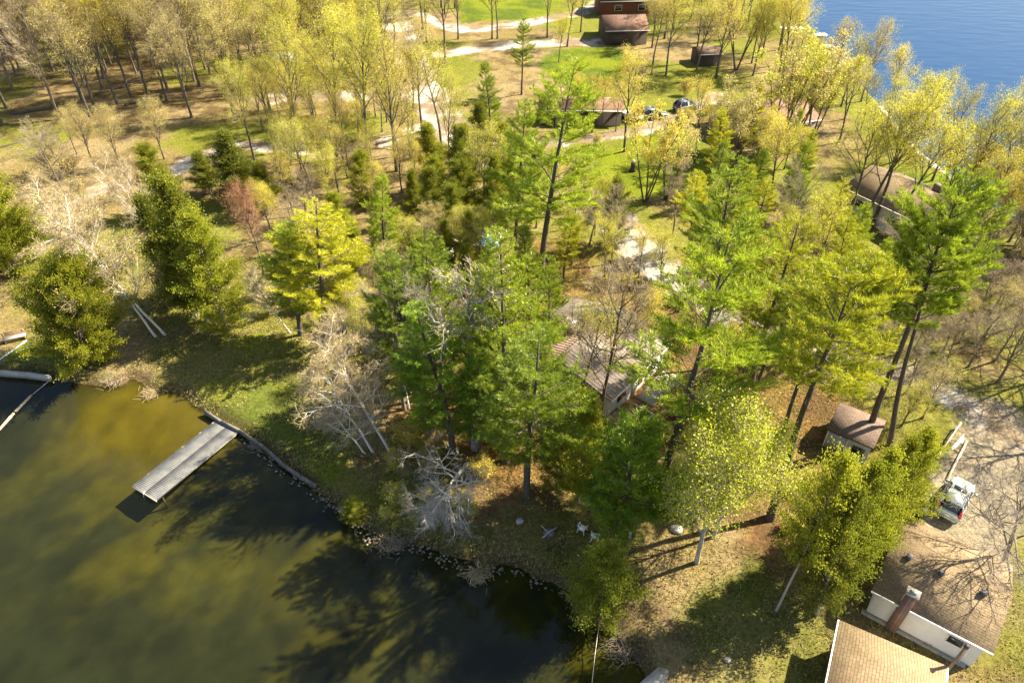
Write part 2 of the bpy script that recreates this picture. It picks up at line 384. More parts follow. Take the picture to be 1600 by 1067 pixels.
def side(rng, d, ang, az=None):
    a = unit(np.cross(d, (0.3, .2, 1.) if abs(d[2]) < .9 else (1., 0, 0))); b = np.cross(d, a)
    az = rng.uniform(0, 6.283) if az is None else az
    return unit(d*math.cos(ang)+(a*math.cos(az)+b*math.sin(az))*math.sin(ang))
def quads(c, ax, bx, l, wd):
    """leaf quads centred at c, axes ax (length l) and bx (width wd)"""
    l = np.asarray(l).reshape(-1, 1)/2; wd = np.asarray(wd).reshape(-1, 1)/2
    V = np.stack([c-ax*l, c+bx*wd, c+ax*l, c-bx*wd], 1).reshape(-1, 3)
    return V, np.arange(len(V)).reshape(-1, 4)

def broadleaf(seed, H=18., cs=.38, spread=4.2, n1=13, elev=(38, 62), leaves=5200, leaf=.20, lean=(0, 0), stems=1, fork=.85, twigs=4, n2=7, n3=6, trunk_r=.21, leaf_cl=.35, droop=0.0, wob=.08, bark2=False, limb_r=.42):
    rng = np.random.default_rng(seed); TR = []; TW = []; tips = []
    for s in range(stems):
        az0 = s*6.283/stems+rng.uniform(-.4, .4)
        out = 0 if stems == 1 else .24
        d0 = unit(np.array((math.cos(az0)*out+lean[0], math.sin(az0)*out+lean[1], 1.)))
        p0 = np.array((math.cos(az0), math.sin(az0), 0.))*(.18 if stems > 1 else 0)-np.array((0, 0, .3))
        hh = H*fork*rng.uniform(.85, 1.0) if stems > 1 else H*fork
        T = path(rng, p0, d0, hh, 12, .035, .01); r = trunk_r*(1 if stems == 1 else .68)
        TR.append((T, r*(1-np.linspace(0, 1, 13)**1.1*.82)*np.where(np.arange(13) == 0, 1.35, 1), 8))
        for k in range(n1):
            t = cs+(1-cs)*((k+rng.uniform(0, .9))/n1)
            p, d = at_path(T, min(t, .99))
            u = (t-cs)/(1-cs); Lb = spread*(1.25-.62*u)*rng.uniform(.75, 1.2)*(1.0 if stems == 1 else .75)
            el = math.radians(rng.uniform(*elev)); az = k*2.4+rng.uniform(-.5, .5)
            dd = unit(np.array((math.cos(az)*math.cos(el), math.sin(az)*math.cos(el), math.sin(el)))+d*.25)
            b1 = path(rng, p, dd, Lb, 6, wob, .05-droop*.5); rb = max(.035, r*limb_r*(1-u*.5))
            TR.append((b1, rb*(1-np.linspace(0, 1, 7)*.75), 5))
            for m in range(n2):
                t2 = .22+.78*(m+rng.uniform(0, .8))/n2; p2, d2 = at_path(b1, min(t2, .98))
                L2 = Lb*.48*(1.15-.5*t2)*rng.uniform(.7, 1.2)
                b2 = path(rng, p2, side(rng, d2, math.radians(rng.uniform(28, 52))), L2, 4, wob*1.3, .06-droop)
                (TR if bark2 else TW).append((b2, rb*(.45 if bark2 else .30)*(1-np.linspace(0, 1, 5)*.7), 4))
                for q in range(n3):
                    t3 = .2+.8*(q+rng.uniform(0, .8))/n3; p3, d3 = at_path(b2, min(t3, .98))
                    L3 = L2*.5*rng.uniform(.6, 1.2)
                    b3 = path(rng, p3, side(rng, d3, math.radians(rng.uniform(25, 55))), L3, 2, wob*1.5, .05-droop)
                    TW.append((b3, np.array((.014, .010, .006))*(1 if rb > .05 else .8), 3)); tips.append(b3[1]); tips.append(b3[2])
                    for z in range(twigs):
                        p4, d4 = at_path(b3, rng.uniform(.3, 1)); L4 = rng.uniform(.25, .6)
                        b4 = path(rng, p4, side(rng, d4, math.radians(rng.uniform(25, 60))), L4, 1, .05, -droop)
                        TW.append((b4, np.array((.009, .005)), 3)); tips.append(b4[1])
    Vt, Ft = tubes(TR); Vw, Fw = tubes(TW)
    tips = np.array(tips)
    zero = np.zeros(len(Fw))
    if leaves:
        c = tips[rng.integers(0, len(tips), leaves)]+rng.normal(0, leaf_cl*.5, (leaves, 3))
        nrm = unit(rng.normal(0, 1, (leaves, 3))+np.array((0, 0, .5))); ax = unit(np.cross(nrm, rng.normal(0, 1, (leaves, 3)))); bx = np.cross(nrm, ax)
        s = leaf*rng.uniform(.6, 1.35, leaves); Vl, Fl = quads(c, ax, bx, s, s*.75)
        V = np.concatenate([Vw, Vl]); F = np.concatenate([Fw, Fl+len(Vw)])
        mi = np.concatenate([zero, np.ones(leaves)]); ti = np.concatenate([zero, rng.uniform(0, 1, leaves)])
    else: V, F, mi, ti = Vw, Fw, zero, zero
    return ('trunk', Vt, Ft), ('crown', V, F, mi, ti), H

def pine(seed, H=22., cb=.32, R=3.7, trunk_r=.30, whorl=.92, gap=.14, bend=0.0, dens=1.0):
    rng = np.random.default_rng(seed); TR = []; TW = []
    T = path(rng, np.array((0, 0, -.3)), (rng.normal(0, .02)+bend, rng.normal(0, .02), 1), H, 14, .018, .01)
    TR.append((T, trunk_r*(1-np.linspace(0, 1, 15)**1.15*.93)*np.where(np.arange(15) == 0, 1.3, 1), 9))
    C = []; D = []
    z = cb*H
    for _ in range(7):     # dead stubs under the crown
        p, d = at_path(T, rng.uniform(.15, cb)); dd = unit(np.array((*rng.normal(0, 1, 2), .1)))
        TR.append((path(rng, p, dd, rng.uniform(.4, 1.6), 3, .1, -.03), np.array((.03, .022, .016, .01)), 3))
    while z < H*.985:
        u = min(max((z/H-cb)/(1-cb), 0), 1); nb = rng.integers(3, 7)
        az0 = rng.uniform(0, 6.28); lay = rng.uniform(.72, 1.12)
        for k in range(nb):
            if rng.random() < gap: continue
            Lb = R*lay*(math.sin(min(1, u*2.6+.35)*math.pi/2))*(1-u**1.7)**.75*rng.uniform(.65, 1.2)+.35
            az = az0+k*6.283/nb+rng.uniform(-.3, .3); el = math.radians(rng.uniform(-4, 16)+u*38)
            p, d = at_path(T, min(z/H+rng.uniform(-.008, .008), .995))
            b1 = path(rng, p, (math.cos(az)*math.cos(el), math.sin(az)*math.cos(el), math.sin(el)), Lb, 5, .06, .05)
            TR.append((b1, max(.022, .016*Lb)*(1-np.linspace(0, 1, 6)*.7), 4))
            ns = max(3, int(Lb*4.2*dens))
            for m in range(ns):
                t2 = .25+.75*(m+rng.uniform(0, .9))/ns; p2, d2 = at_path(b1, min(t2, .99))
                sd = 1 if m % 2 else -1; hor = unit(np.cross(d2, (0, 0, 1.)))*sd
                dd = unit(d2*.75+hor*rng.uniform(.5, 1.0)+np.array((0, 0, rng.uniform(-.02, .22))))
                L2 = (Lb*.36*(1.25-.75*t2)+.28)*rng.uniform(.7, 1.25)
                b2 = path(rng, p2, dd, L2, 2, .08, .05)
                TW.append((b2, np.array((.012, .009, .006)), 3))
                nt_ = max(2, int(L2*4.0)); tt = np.linspace(.25, 1.02, nt_)
                C.append(p2+(b2[1]-p2)*np.minimum(tt*2, 1)[:, None]+(b2[2]-b2[1])*np.maximum(tt*2-1, 0)[:, None])
                D.append(np.repeat(unit(b2[2]-b2[0])[None], nt_, 0))
        z += whorl*rng.uniform(.7, 1.4)
    C = np.concatenate(C); D = np.concatenate(D); nb = 17
    c = np.repeat(C, nb, 0); d = np.repeat(D, nb, 0); n = len(c)
    ax = unit(d*.85+rng.normal(0, .60, (n, 3))*np.array((1, 1, .6))+np.array((0, 0, .30))); l = rng.uniform(.24, .46, n)
    c = c+ax*(l*.42)[:, None]+rng.normal(0, .05, (n, 3))*np.array((1, 1, .5))
    bx = unit(np.cross(ax, rng.normal(0, 1, (n, 3))+np.array((0, 0, .0))))
    Vl, Fl = quads(c, ax, bx, l, rng.uniform(.028, .052, n))
    Vw, Fw = tubes(TW); Vt, Ft = tubes(TR)
    tint = np.repeat(rng.uniform(0, 1, len(C)), nb)*.6+rng.uniform(0, .4, n)
    return ('trunk', Vt, Ft), ('crown', np.concatenate([Vw, Vl]), np.concatenate([Fw, Fl+len(Vw)]), np.concatenate([np.zeros(len(Fw)), np.ones(n)]), np.concatenate([np.zeros(len(Fw)), tint])), H

def cedar(seed, H=11., R=2.3, cb=.10, n=17000, trunk_r=.16, lump=.75, tipp=.8, stems=1, fan=.135):
    rng = np.random.default_rng(seed); TR = []; TW = []
    T = path(rng, np.array((0, 0, -.3)), (0, 0, 1), H*.97, 10, .015, .0)
    TR.append((T, trunk_r*(1-np.linspace(0, 1, 11)*.9), 8))
    if stems > 1:
        for s in range(stems-1):
            T2 = path(rng, np.array((rng.normal(0, .4), rng.normal(0, .4), -.3)), (rng.normal(0, .08), rng.normal(0, .08), 1), H*.7, 6, .02, 0)
            TR.append((T2, trunk_r*.8*(1-np.linspace(0, 1, 7)*.9), 6))
    # boughs
    nb = 150; C = []; D = []
    for k in range(nb):
        u = ((k+rng.random())/nb)**1.15; z = H*(cb+(1-cb)*u); az = k*2.399+rng.uniform(-.3, .3)
        prof = (1-u)**tipp*min(1, .45+u*3.2)
        Lb = R*prof*(1+lump*rng.normal(0, .55))+.25+R*.35*max(0, math.sin(az*2+z*1.1))*prof
        Lb = max(.3, Lb); el = math.radians(rng.uniform(5, 30)+u*25)
        p, d = at_path(T, min(z/(H*.97), .97))
        b1 = path(rng, p, (math.cos(az)*math.cos(el), math.sin(az)*math.cos(el), math.sin(el)), Lb, 4, .08, .06)
        TW.append((b1, np.array((.035, .028, .02, .014, .008)), 3))
        m = int(n/nb*(.35+1.1*Lb/R)); t = rng.uniform(.3, 1.05, m)**.75
        P = b1[0]+(b1[4]-b1[0])*t[:, None]
        C.append(P+rng.normal(0, 1, (m, 3))*(.08+.20*t[:, None])*np.array((1, 1, .55))); D.append(np.repeat(unit(b1[4]-b1[0])[None], m, 0))
    C = np.concatenate(C); D = np.concatenate(D); k = 4
    c = np.repeat(C, k, 0); d = np.repeat(D, k, 0); m = len(c)
    ax = unit(d+rng.normal(0, .6, (m, 3))+np.array((0, 0, .25))); bx = unit(np.cross(ax, rng.normal(0, 1, (m, 3))))
    l = fan*rng.uniform(.6, 1.3, m); c = c+ax*(l*.4)[:, None]
    Vl, Fl = quads(c, ax, bx, l, l*rng.uniform(.35, .6, m))
    Vw, Fw = tubes(TW); Vt, Ft = tubes(TR)
    return ('trunk', Vt, Ft), ('crown', np.concatenate([Vw, Vl]), np.concatenate([Fw, Fl+len(Vw)]), np.concatenate([np.zeros(len(Fw)), np.ones(m)]), np.concatenate([np.zeros(len(Fw)), rng.uniform(0, 1, m)])), H

PROTO = {}
def proto(key, data, bark, twig, leaf):
    (_, Vt, Ft), (_, V, F, mi, ti), H = data
    a = new_mesh(key+'_trunk', Vt, Ft, [M[bark]], smooth=True)
    c = new_mesh(key+'_crown', V, F, [M[twig], M[leaf] if leaf else M[twig]], mi, ti)
    PROTO[key] = (a, c, H)
for i in range(6): proto('pine%d' % i, pine(100+i, R=(3.8, 4.2, 3.8, 4.4, 3.3, 4.6)[i], dens=1.2, cb=(.34, .42, .30, .48, .25, .62)[i], gap=(.15, .25, .12, .28, .1, .1)[i], bend=(0, .03, -.02, .02, 0, .02)[i]), 'bark_dark', 'bark_dark', 'pine')
proto('youngpine', pine(130, H=11, R=3.0, cb=.16, trunk_r=.15, whorl=.5, gap=.05, dens=1.2), 'bark_dark', 'bark_dark', 'pine_deep')
for i in range(4): proto('cedar%d' % i, cedar(200+i, H=11, R=(2.3, 2.0, 2.6, 1.8)[i], cb=(.12, .16, .05, .08)[i], tipp=(.8, .9, .6, 1.0)[i], stems=1+i % 2), 'bark_white', 'bark_dark', 'cedar')
proto('cedar4', cedar(231, H=11, R=2.4, cb=.38, n=8000, lump=1.0, tipp=.85, trunk_r=.13), 'bark_white', 'bark_dark', 'cedar')
proto('cedar5', cedar(232, H=11, R=2.5, cb=.14, n=12000, lump=.9, tipp=.95), 'bark_white', 'bark_dark', 'cedar')
proto('bush_cedar', cedar(220, H=8, R=4.3, cb=.02, n=36000, tipp=.45, lump=.42, stems=3, fan=.14), 'bark_dark', 'bark_dark', 'cedar')
for i in range(6): proto('bud%d' % i, broadleaf(300+i, H=18, cs=(.38, .45, .34, .5, .40, .3)[i], spread=(5.6, 5.0, 6.4, 4.8, 6.0, 5.8)[i], stems=(1, 1, 1, 1, 1, 1)[i], n1=(13, 12, 15, 11, 14, 15)[i], elev=(40, 66), leaves=(12000, 8000, 10000, 5500, 9000, 6000)[i], leaf=.12, fork=.86, bark2=True, limb_r=.36, trunk_r=.26, leaf_cl=.6), 'bark_grey', 'twig_tan', 'bud_yellow')
for i in range(2): proto('vase%d' % i, broadleaf(320+i, H=17, cs=.36, spread=3.6, stems=4+i, n1=8, n2=6, n3=5, leaves=5200+i*900, elev=(48, 70), fork=.92, trunk_r=.22, twigs=3), 'bark_grey', 'twig_tan', 'bud_lime')
for i in range(2): proto('leafy%d' % i, broadleaf(330+i, H=12, cs=.28, spread=3.6, n1=16, leaves=19000, leaf=.10, elev=(25, 60), trunk_r=.15, leaf_cl=.5), 'bark_white', 'twig_tan', 'bud_lime')
for i in range(3): proto('bare%d' % i, broadleaf(340+i, H=13, cs=.28, spread=4.2, n1=13, leaves=0, elev=(18, 60), trunk_r=.18, twigs=6, bark2=True), 'bark_tan', 'twig_grey', None)
for i in range(2): proto('birch%d' % i, broadleaf(350+i, H=13, cs=.30, spread=3.9, n1=12, leaves=900, leaf=.10, elev=(30, 62), trunk_r=.105, stems=1, wob=.15, lean=(-.30, .0), twigs=7, fork=.92, bark2=True, limb_r=.5), 'bark_birch', 'twig_peach', 'bud_tan')
for i in range(3): proto('shrub%d' % i, broadleaf(360+i, H=3.2, cs=.08, spread=1.7, n1=9, stems=3, leaves=(900, 1600, 2600)[i], leaf=.13, elev=(25, 70), trunk_r=.06, n2=4, n3=4, twigs=2, leaf_cl=.3), 'bark_tan', 'twig_tan', 'bud_lime')
proto('snag', broadleaf(372, H=17, cs=.62, spread=3.2, n1=9, leaves=700, leaf=.12, elev=(5, 45), bark2=True, trunk_r=.22, twigs=4, wob=.14), 'bark_white', 'twig_grey', 'bud_lime')

KIND = {'pine': 'pine_tree', 'youngpine': 'pine_tree', 'cedar': 'cedar_tree', 'bush_cedar': 'cedar_bush', 'bud': 'maple_tree', 'vase': 'multi_stem_tree', 'leafy': 'poplar_tree', 'bare': 'bare_tree', 'birch': 'birch_tree', 'shrub': 'shrub', 'snag': 'dead_tree'}
CATS = {'pine_tree': 'pine tree', 'cedar_tree': 'cedar tree', 'cedar_bush': 'bush', 'maple_tree': 'tree', 'multi_stem_tree': 'tree', 'poplar_tree': 'tree', 'bare_tree': 'bare tree', 'birch_tree': 'birch tree', 'shrub': 'shrub', 'dead_tree': 'dead tree'}
placed = []
trng = random.Random(7)
def tree(key, xy, h, label=None, leaf=None, wide=1.0, rz=None, lean=(0, 0), group=None, twig=None, bark=None):
    x, y = float(xy[0]), float(xy[1])
    base = key.rstrip('0123456789'); nm = KIND[base]
    a, c, H = PROTO[key]; s = h/H
    o = bpy.data.objects.new(nm, None); col.objects.link(o); o.empty_display_size = .5
    o.location = (x, y, ground_z(x, y)); o.rotation_euler = (lean[1], lean[0], trng.uniform(0, 6.28) if rz is None else rz)
    if lean != (0, 0): o.rotation_mode = 'ZYX'; o.rotation_euler = (-lean[1], lean[0], o.rotation_euler.z)
    o.scale = (s*wide, s*wide, s)
    for n, me in (('trunk', a), ('crown', c)):
        q = bpy.data.objects.new(n, me); col.objects.link(q); q.parent = o
        if n == 'crown':
            if leaf: q.material_slots[1].link = 'OBJECT'; q.material_slots[1].material = M[leaf]
            if twig: q.material_slots[0].link = 'OBJECT'; q.material_slots[0].material = M[twig]
        elif bark: q.material_slots[0].link = 'OBJECT'; q.material_slots[0].material = M[bark]
    o['category'] = CATS[nm]
    placed.append(dict(o=o, key=base, name=nm, x=x, y=y, h=h, label=label, leaf=leaf, group=group))
    if label: o['label'] = label
    return o
def B(px, py): return G(px, py)[:2]           # where the foot of the trunk is seen
def T(px, py, h): return G(px, py, h)[:2]     # where the tip is seen, for a tree h metres tall
def H_for(bx, by, ty):
    x, y = B(bx, by); lo, hi = 0., 36.
    for _ in range(30):
        m = (lo+hi)/2
        if PX(x, y, m)[1] > ty: lo = m
        else: hi = m
    return lo
def TR_(key, bx, by, ty, label=None, leaf=None, tx=None, **k):
    h = H_for(bx, by, ty); p = B(bx, by)
    if tx is not None:
        q = PX(p[0], p[1], h); sc = abs(PX(p[0]+1, p[1], h)[0]-q[0]); a = math.atan((tx-q[0])/sc/h)
        k['lean'] = (a, 0)
    return tree(key, p, h, label, leaf, **k)
# tall pines
TR_('pine3', 1022, 808, 335, 'tallest white pine with a thick dark trunk rising beside the grey boulder', wide=1.0)
TR_('pine5', 1203, 810, 420, 'yellow-crowned tall pine with a long bare leaning trunk left of the brown shed', 'pine_yellow', tx=1340, wide=1.05)
TR_('pine3', 1217, 702, 440, 'shorter dark-trunked pine standing behind the long bare pine trunk by the shed', wide=0.9)
TR_('pine1', 1168, 645, 430, 'slender pine in the orange leaf litter right of the grey roofed cottage')
TR_('pine5', 1350, 692, 285, 'wide spreading pine with a thick trunk just behind the brown shed roof', tx=1515, wide=.88)
TR_('pine5', 1388, 700, 340, 'second pine trunk crossing the brown shed roof on its right side', tx=1490, wide=.8)
TR_('pine1', 842, 470, 100, 'tall open pine behind the grey cottage reaching up to the gravel road bend', wide=1.15)
TR_('pine2', 806, 420, 150, 'dense pine just left of the tall open pine behind the cottage')
TR_('pine0', 1100, 525, 245, 'green pine behind the cottage on the right near the gravel road', wide=1.1)
TR_('pine0', 1172, 600, 325, 'yellow-green pine in the middle of the right hand pine stand', 'pine_yellow', wide=1.15)
TR_('pine2', 1275, 560, 345, 'bright pine crown between the yellow-crowned pine and the spreading pine', 'pine_yellow', wide=1.0)
TR_('pine0', 508, 545, 318, 'broad bright green pine behind the leaning birches by the lawn', 'pine_yellow', wide=1.6, tx=505)
TR_('pine2', 470, 525, 335, 'darker green pine tight against the left of the broad bright pine', wide=1.3, tx=455)
TR_('pine4', 606, 440, 272, 'small layered pine in front of the brown roofed cottage')
TR_('snag', 742, 702, 395, 'half dead grey-trunked tree with bare upper limbs left of the cottage', wide=1.2)
TR_('pine2', 708, 708, 470, 'dark green pine nearest the leaning birches on the point', 'pine_deep', wide=1.35)
TR_('pine4', 750, 716, 540, 'low dark pine at the foot of the half dead grey tree', 'pine_deep', wide=1.2)
TR_('pine2', 790, 722, 385, 'narrow tall pine left of the cottage chimney', wide=1.1)
TR_('pine0', 822, 778, 505, 'full green pine with a straight grey trunk behind the fire pit', wide=1.25)
TR_('pine4', 826, 505, 350, 'thin pine behind the chimney of the grey roofed cottage')
TR_('pine4', 1112, 662, 560, 'short pine right of the cottage deck')
TR_('youngpine', 972, 832, 648, 'deep green young pine with a full round crown behind the white chairs', wide=1.0)
TR_('pine1', 815, 150, 28, 'pine near the top of the photo left of the brown roofed garage')
TR_('pine4', 768, 235, 95, 'pine at the bend of the gravel road')

TR_('pine2', 662, 652, 395, 'green pine between the upright white birch and the half dead tree', wide=1.1)
TR_('pine0', 694, 618, 360, 'pine behind the half dead grey tree, on its left')
TR_('pine2', 790, 640, 450, 'dense pine just left of the cottage porch', wide=1.15)
TR_('pine2', 765, 585, 410, 'slim pine between the half dead grey tree and the cottage', wide=1.1)
TR_('pine0', 858, 600, 400, 'tall green pine touching the left end of the ribbed roof', wide=.75)
TR_('pine2', 880, 440, 330, 'yellow-green pine on the road side of the brown ribbed roof', 'pine_yellow')
TR_('bud3', 905, 655, 470, 'thin budding tree whose pale leaves hang over the ribbed roof', 'bud_lime', wide=.8)
TR_('bud1', 985, 600, 455, 'light budding tree at the upper right corner of the ribbed roof', 'bud_gold', wide=.8)
TR_('bud2', 925, 208, 125, 'golden tree in front of the right half of the low cabin', 'bud_gold')
TR_('bud4', 962, 206, 135, 'golden tree beside the right end of the low cabin', 'bud_gold')
TR_('pine2', 845, 690, 520, 'full pine between the cottage porch and the straight grey trunk', wide=.95)
TR_('pine0', 760, 655, 470, 'green pine in the middle of the grove between the half dead tree and the cottage', wide=1.0)
# cedars
TR_('cedar0', 325, 502, 268, 'tall cedar with a pale trunk, middle of the clump behind the lawn', wide=0.85)
TR_('cedar2', 357, 524, 330, 'cedar at the right end of the clump behind the lawn', 'cedar_warm', wide=0.8)
TR_('cedar1', 308, 500, 345, 'cedar at the left end of the clump behind the lawn', wide=0.85)
TR_('cedar3', 283, 470, 300, 'slim cedar right of the white birch')
TR_('cedar3', 378, 318, 203, 'dark pointed cedar beside the gravel path', wide=1.5)
TR_('cedar1', 330, 305, 236, 'short dark cedar left of the pointed cedar on the path', wide=1.5)
TR_('cedar2', 265, 335, 222, 'olive cedar beside the pale track on the left')
TR_('cedar1', 420, 335, 250, 'cedar right of the dark pointed cedar', wide=1.2)
TR_('bush_cedar', 135, 568, 420, 'huge rounded dark cedar bush at the edge of the cove', tx=105, wide=.72)
TR_('bush_cedar', 10, 425, 265, 'bright green cedar bush at the left edge of the photo', 'cedar_warm', wide=0.85)
TR_('cedar0', 903, 787, 612, 'yellow-green cedar with a bare pale lower trunk behind the fire pit', 'cedar_warm', wide=0.8)
TR_('cedar2', 868, 765, 650, 'cedar between the full green pine and the yellow-green cedar', wide=0.7)
TR_('cedar2', 940, 955, 842, 'small cedar on the bank nearest the water below the white chairs', 'cedar_warm', wide=1.1)
TR_('cedar2', 552, 806, 775, 'tiny green cedar bush at the right end of the timber sea wall', wide=1.6)
TR_('cedar0', 650, 560, 440, 'grey-green cedar in the middle of the wood left of the cottage')
TR_('cedar1', 690, 500, 400, 'cedar behind the half dead grey tree')
TR_('cedar2', 957, 388, 278, 'lone dark cedar beside the gravel road near the bright lawn', wide=0.8)
for bx, by, ty in ((680,372,258),(722,362,250),(772,358,236),(652,350,262),(800,342,246),(632,420,330),(742,420,330),(700,430,345),(1150,420,330)):
    TR_('cedar%d' % (bx % 4), bx, by, ty, None, None, wide=.9, group='dark cedars in the middle of the wood')
TR_('cedar5', 1275, 962, 750, 'large cedar in front of the two brown shingle roofs, nearest the camera', tx=1345, wide=.62)
TR_('cedar4', 1212, 955, 700, 'thin leaning cedar with a long pale bare trunk left of the cedar row', 'cedar_warm', wide=.5, tx=1325)
TR_('cedar5', 1303, 925, 712, 'feathery cedar second from the left in the cedar row', 'cedar_warm', wide=.6, tx=1378)
TR_('cedar5', 1338, 885, 695, 'cedar in the middle of the row left of the driveway', 'cedar_warm', wide=.6, tx=1405)
TR_('cedar5', 1366, 850, 678, 'cedar at the roof corner below the parked hatchback', wide=.62, tx=1432)
TR_('cedar2', 1392, 815, 668, 'cedar closest to the parked hatchback', 'cedar_warm', wide=.7, tx=1448)
# birches
TR_('birch0', 245, 527, 330, 'leaning white birch with bare peach twigs, left trunk of the pair by the cove', rz=0., wide=1.15)
TR_('birch1', 260, 524, 300, 'leaning white birch, right trunk of the pair by the cove', rz=.25, wide=1.1)
TR_('birch0', 585, 708, 548, 'leaning white birch on the point above the sea wall, left trunk', rz=.1, wide=1.3)
TR_('birch1', 610, 706, 508, 'more upright white birch on the point above the sea wall, right trunk', rz=-.3, wide=1.1)
TR_('birch0', 572, 710, 620, 'short bare birch limb tree bending low over the lawn', rz=.3, wide=1.6, twig='twig_grey')
TR_('birch1', 455, 522, 420, 'leaning pale birch in front of the broad bright pine', rz=.0, wide=1.2)
TR_('birch0', 262, 400, 260, 'pale bare birch near the track behind the birch pair', rz=.2)
TR_('birch1', 168, 415, 270, 'peach twigged birch behind the rounded cedar bush', rz=.4, wide=1.3)
TR_('birch0', 215, 350, 240, 'peach twigged birch on the pale track', rz=.1, wide=1.2)
TR_('birch1', 640, 640, 480, 'bare thin birch left of the dark pines', rz=-1.2)
# bare and budding trees that stand out
o = tree('bare0', B(728, 728), 10.5, 'silvery bare tree leaning out over the dark water', lean=(-.12, -1.02), twig='twig_silver', bark='bark_birch', wide=1.0)
o = tree('bare1', B(700, 775), 5.5, 'low bare silvery tree at the edge of the dark water', lean=(-.2, -.8), twig='twig_silver', bark='bark_birch', wide=1.2)
TR_('bare1', 632, 640, 430, 'grey bare tree between the birches and the dark pines', wide=1.0)
TR_('bare2', 936, 664, 405, 'thin bare tree with few leaves standing in front of the ribbed roof', wide=.8, bark='bark_dark', twig='twig_tan')
TR_('leafy0', 1088, 880, 618, 'bright yellow-green poplar with a pale leaning trunk in the grass', 'leaf_fresh', wide=.85, tx=1130)
TR_('leafy1', 1114, 840, 625, 'yellow-green poplar just behind the pale leaning trunk', 'leaf_fresh', wide=.85, tx=1180)
tree('bare2', B(1566, 888), 11, 'big bare grey tree beside the driveway at the right roof corner', lean=(-.42, -.2), wide=1.25, twig='twig_grey', bark='bark_tan')
tree('bare0', B(1672, 585), 15, 'bare roadside tree past the right edge whose shadow falls on the road')
tree('bare1', B(1680, 690), 13, 'bare tree past the right edge below the road')
TR_('bud2', 413, 428, 296, 'reddish budding tree right of the cedar clump', 'bud_red', wide=.85, twig='twig_peach')
TR_('bud1', 975, 238, 72, 'straight budding tree on the lawn edge beside the gravel drive', 'bud_gold', wide=.9)
TR_('vase0', 1008, 316, 150, 'multi stemmed budding tree on the bright lawn', 'bud_gold')
TR_('vase1', 1040, 312, 180, 'second multi stemmed tree on the bright lawn, to the right', 'bud_tan')
TR_('vase1', 1128, 268, 118, 'purplish grey multi stemmed tree beside the parked vehicles', 'bud_tan', twig='twig_grey')
TR_('vase0', 1150, 110, -40, 'spreading vase shaped tree right of the small dark shed', 'bud_yellow', wide=1.2)
TR_('vase0', 1208, 240, 50, 'left multi stemmed tree in front of the long house', 'bud_lime', wide=1.1)
TR_('vase1', 1232, 232, 45, 'middle multi stemmed tree in front of the long house', 'bud_tan', wide=1.1)
TR_('vase0', 1262, 228, 66, 'right multi stemmed tree in front of the long house', 'bud_lime')
TR_('bud0', 1348, 352, 150, 'left of the three leaning trunks in front of the white walled house', 'bud_lime', tx=1425)
TR_('bud3', 1360, 356, 150, 'middle of the three leaning trunks in front of the white walled house', 'bud_yellow', tx=1460)
TR_('bud1', 1386, 358, 180, 'right of the three leaning trunks in front of the white walled house', 'bud_lime', tx=1485)
TR_('bud4', 1322, 345, 175, 'ivy covered tree at the left end of the white walled house', 'bud_lime')
for i, (bx, by, ty, lf, tg) in enumerate(((367,190,6,'bud_tan','twig_tan'),(300,186,30,'bud_tan',None),(398,252,105,'bud_lime',None),(430,240,92,'bud_yellow',None),(470,236,50,'bud_lime',None),(527,250,18,'bud_lime',None),
    (577,262,28,'bud_lime',None),(620,270,60,'bud_gold',None),(660,208,38,'bud_tan',None),(690,236,62,'bud_lime',None),(703,264,128,'bud_lime',None),(645,205,70,'bud_gold',None),(560,180,0,'bud_yellow',None),
    (716,62,-60,'bud_tan',None),(769,62,-60,'bud_lime',None),(777,62,-50,'bud_tan',None),(855,60,-60,'bud_lime',None),(886,74,-50,'bud_gold',None),(873,98,26,'bud_lime',None),(907,52,-50,'bud_lime',None),
    (1040,120,-15,'bud_gold',None),(1018,118,-10,'bud_tan',None),(1085,100,-40,'bud_yellow',None),(1085,255,128,'bud_gold',None),(900,190,118,'bud_gold',None),(868,205,130,'bud_gold',None),(940,200,125,'bud_gold',None),
    (1300,135,28,'bud_tan',None),(1345,160,42,'bud_tan',None),(1385,200,74,'bud_gold',None),(1420,250,120,'bud_yellow',None),(1455,285,140,'bud_yellow',None),(1500,320,160,'bud_lime',None),
    (1535,350,185,'bud_yellow',None),(1575,380,235,'bud_gold',None),(1230,100,-20,'bud_gold',None),(1255,140,60,'bud_yellow',None),(1190,90,-30,'bud_yellow',None),(1200,30,-60,'bud_yellow',None),
    (1310,225,90,'bud_yellow',None),(1560,345,160,'bud_lime',None),(1395,255,110,'bud_lime',None),(1620,425,215,'bud_lime',None),(1530,310,140,'bud_yellow',None),(1590,420,290,'bud_tan',None),(1470,330,190,'bud_lime',None))):
    TR_('bud%d' % (i*5 % 6), bx, by, ty, None, lf, wide=.9, group='budding maples with long bare trunks')

for i, (bx, by, ty) in enumerate(((1500,318,228),(1530,338,235),(1562,362,262),(1598,388,280),(1632,408,300),(1480,300,205),(1615,400,240))):
    TR_('vase%d' % (i % 2), bx, by, ty, None, ('bud_lime','bud_tan','bud_yellow')[i % 3], wide=1.9, group='low trees along the far shore at the right edge')
TR_('bud2', 752, 430, 335, 'budding tree standing right in front of the blue pool', 'bud_lime', wide=1.1)
TR_('bud4', 728, 415, 330, 'budding tree in front of the left rim of the blue pool', 'bud_lime', wide=1.0)
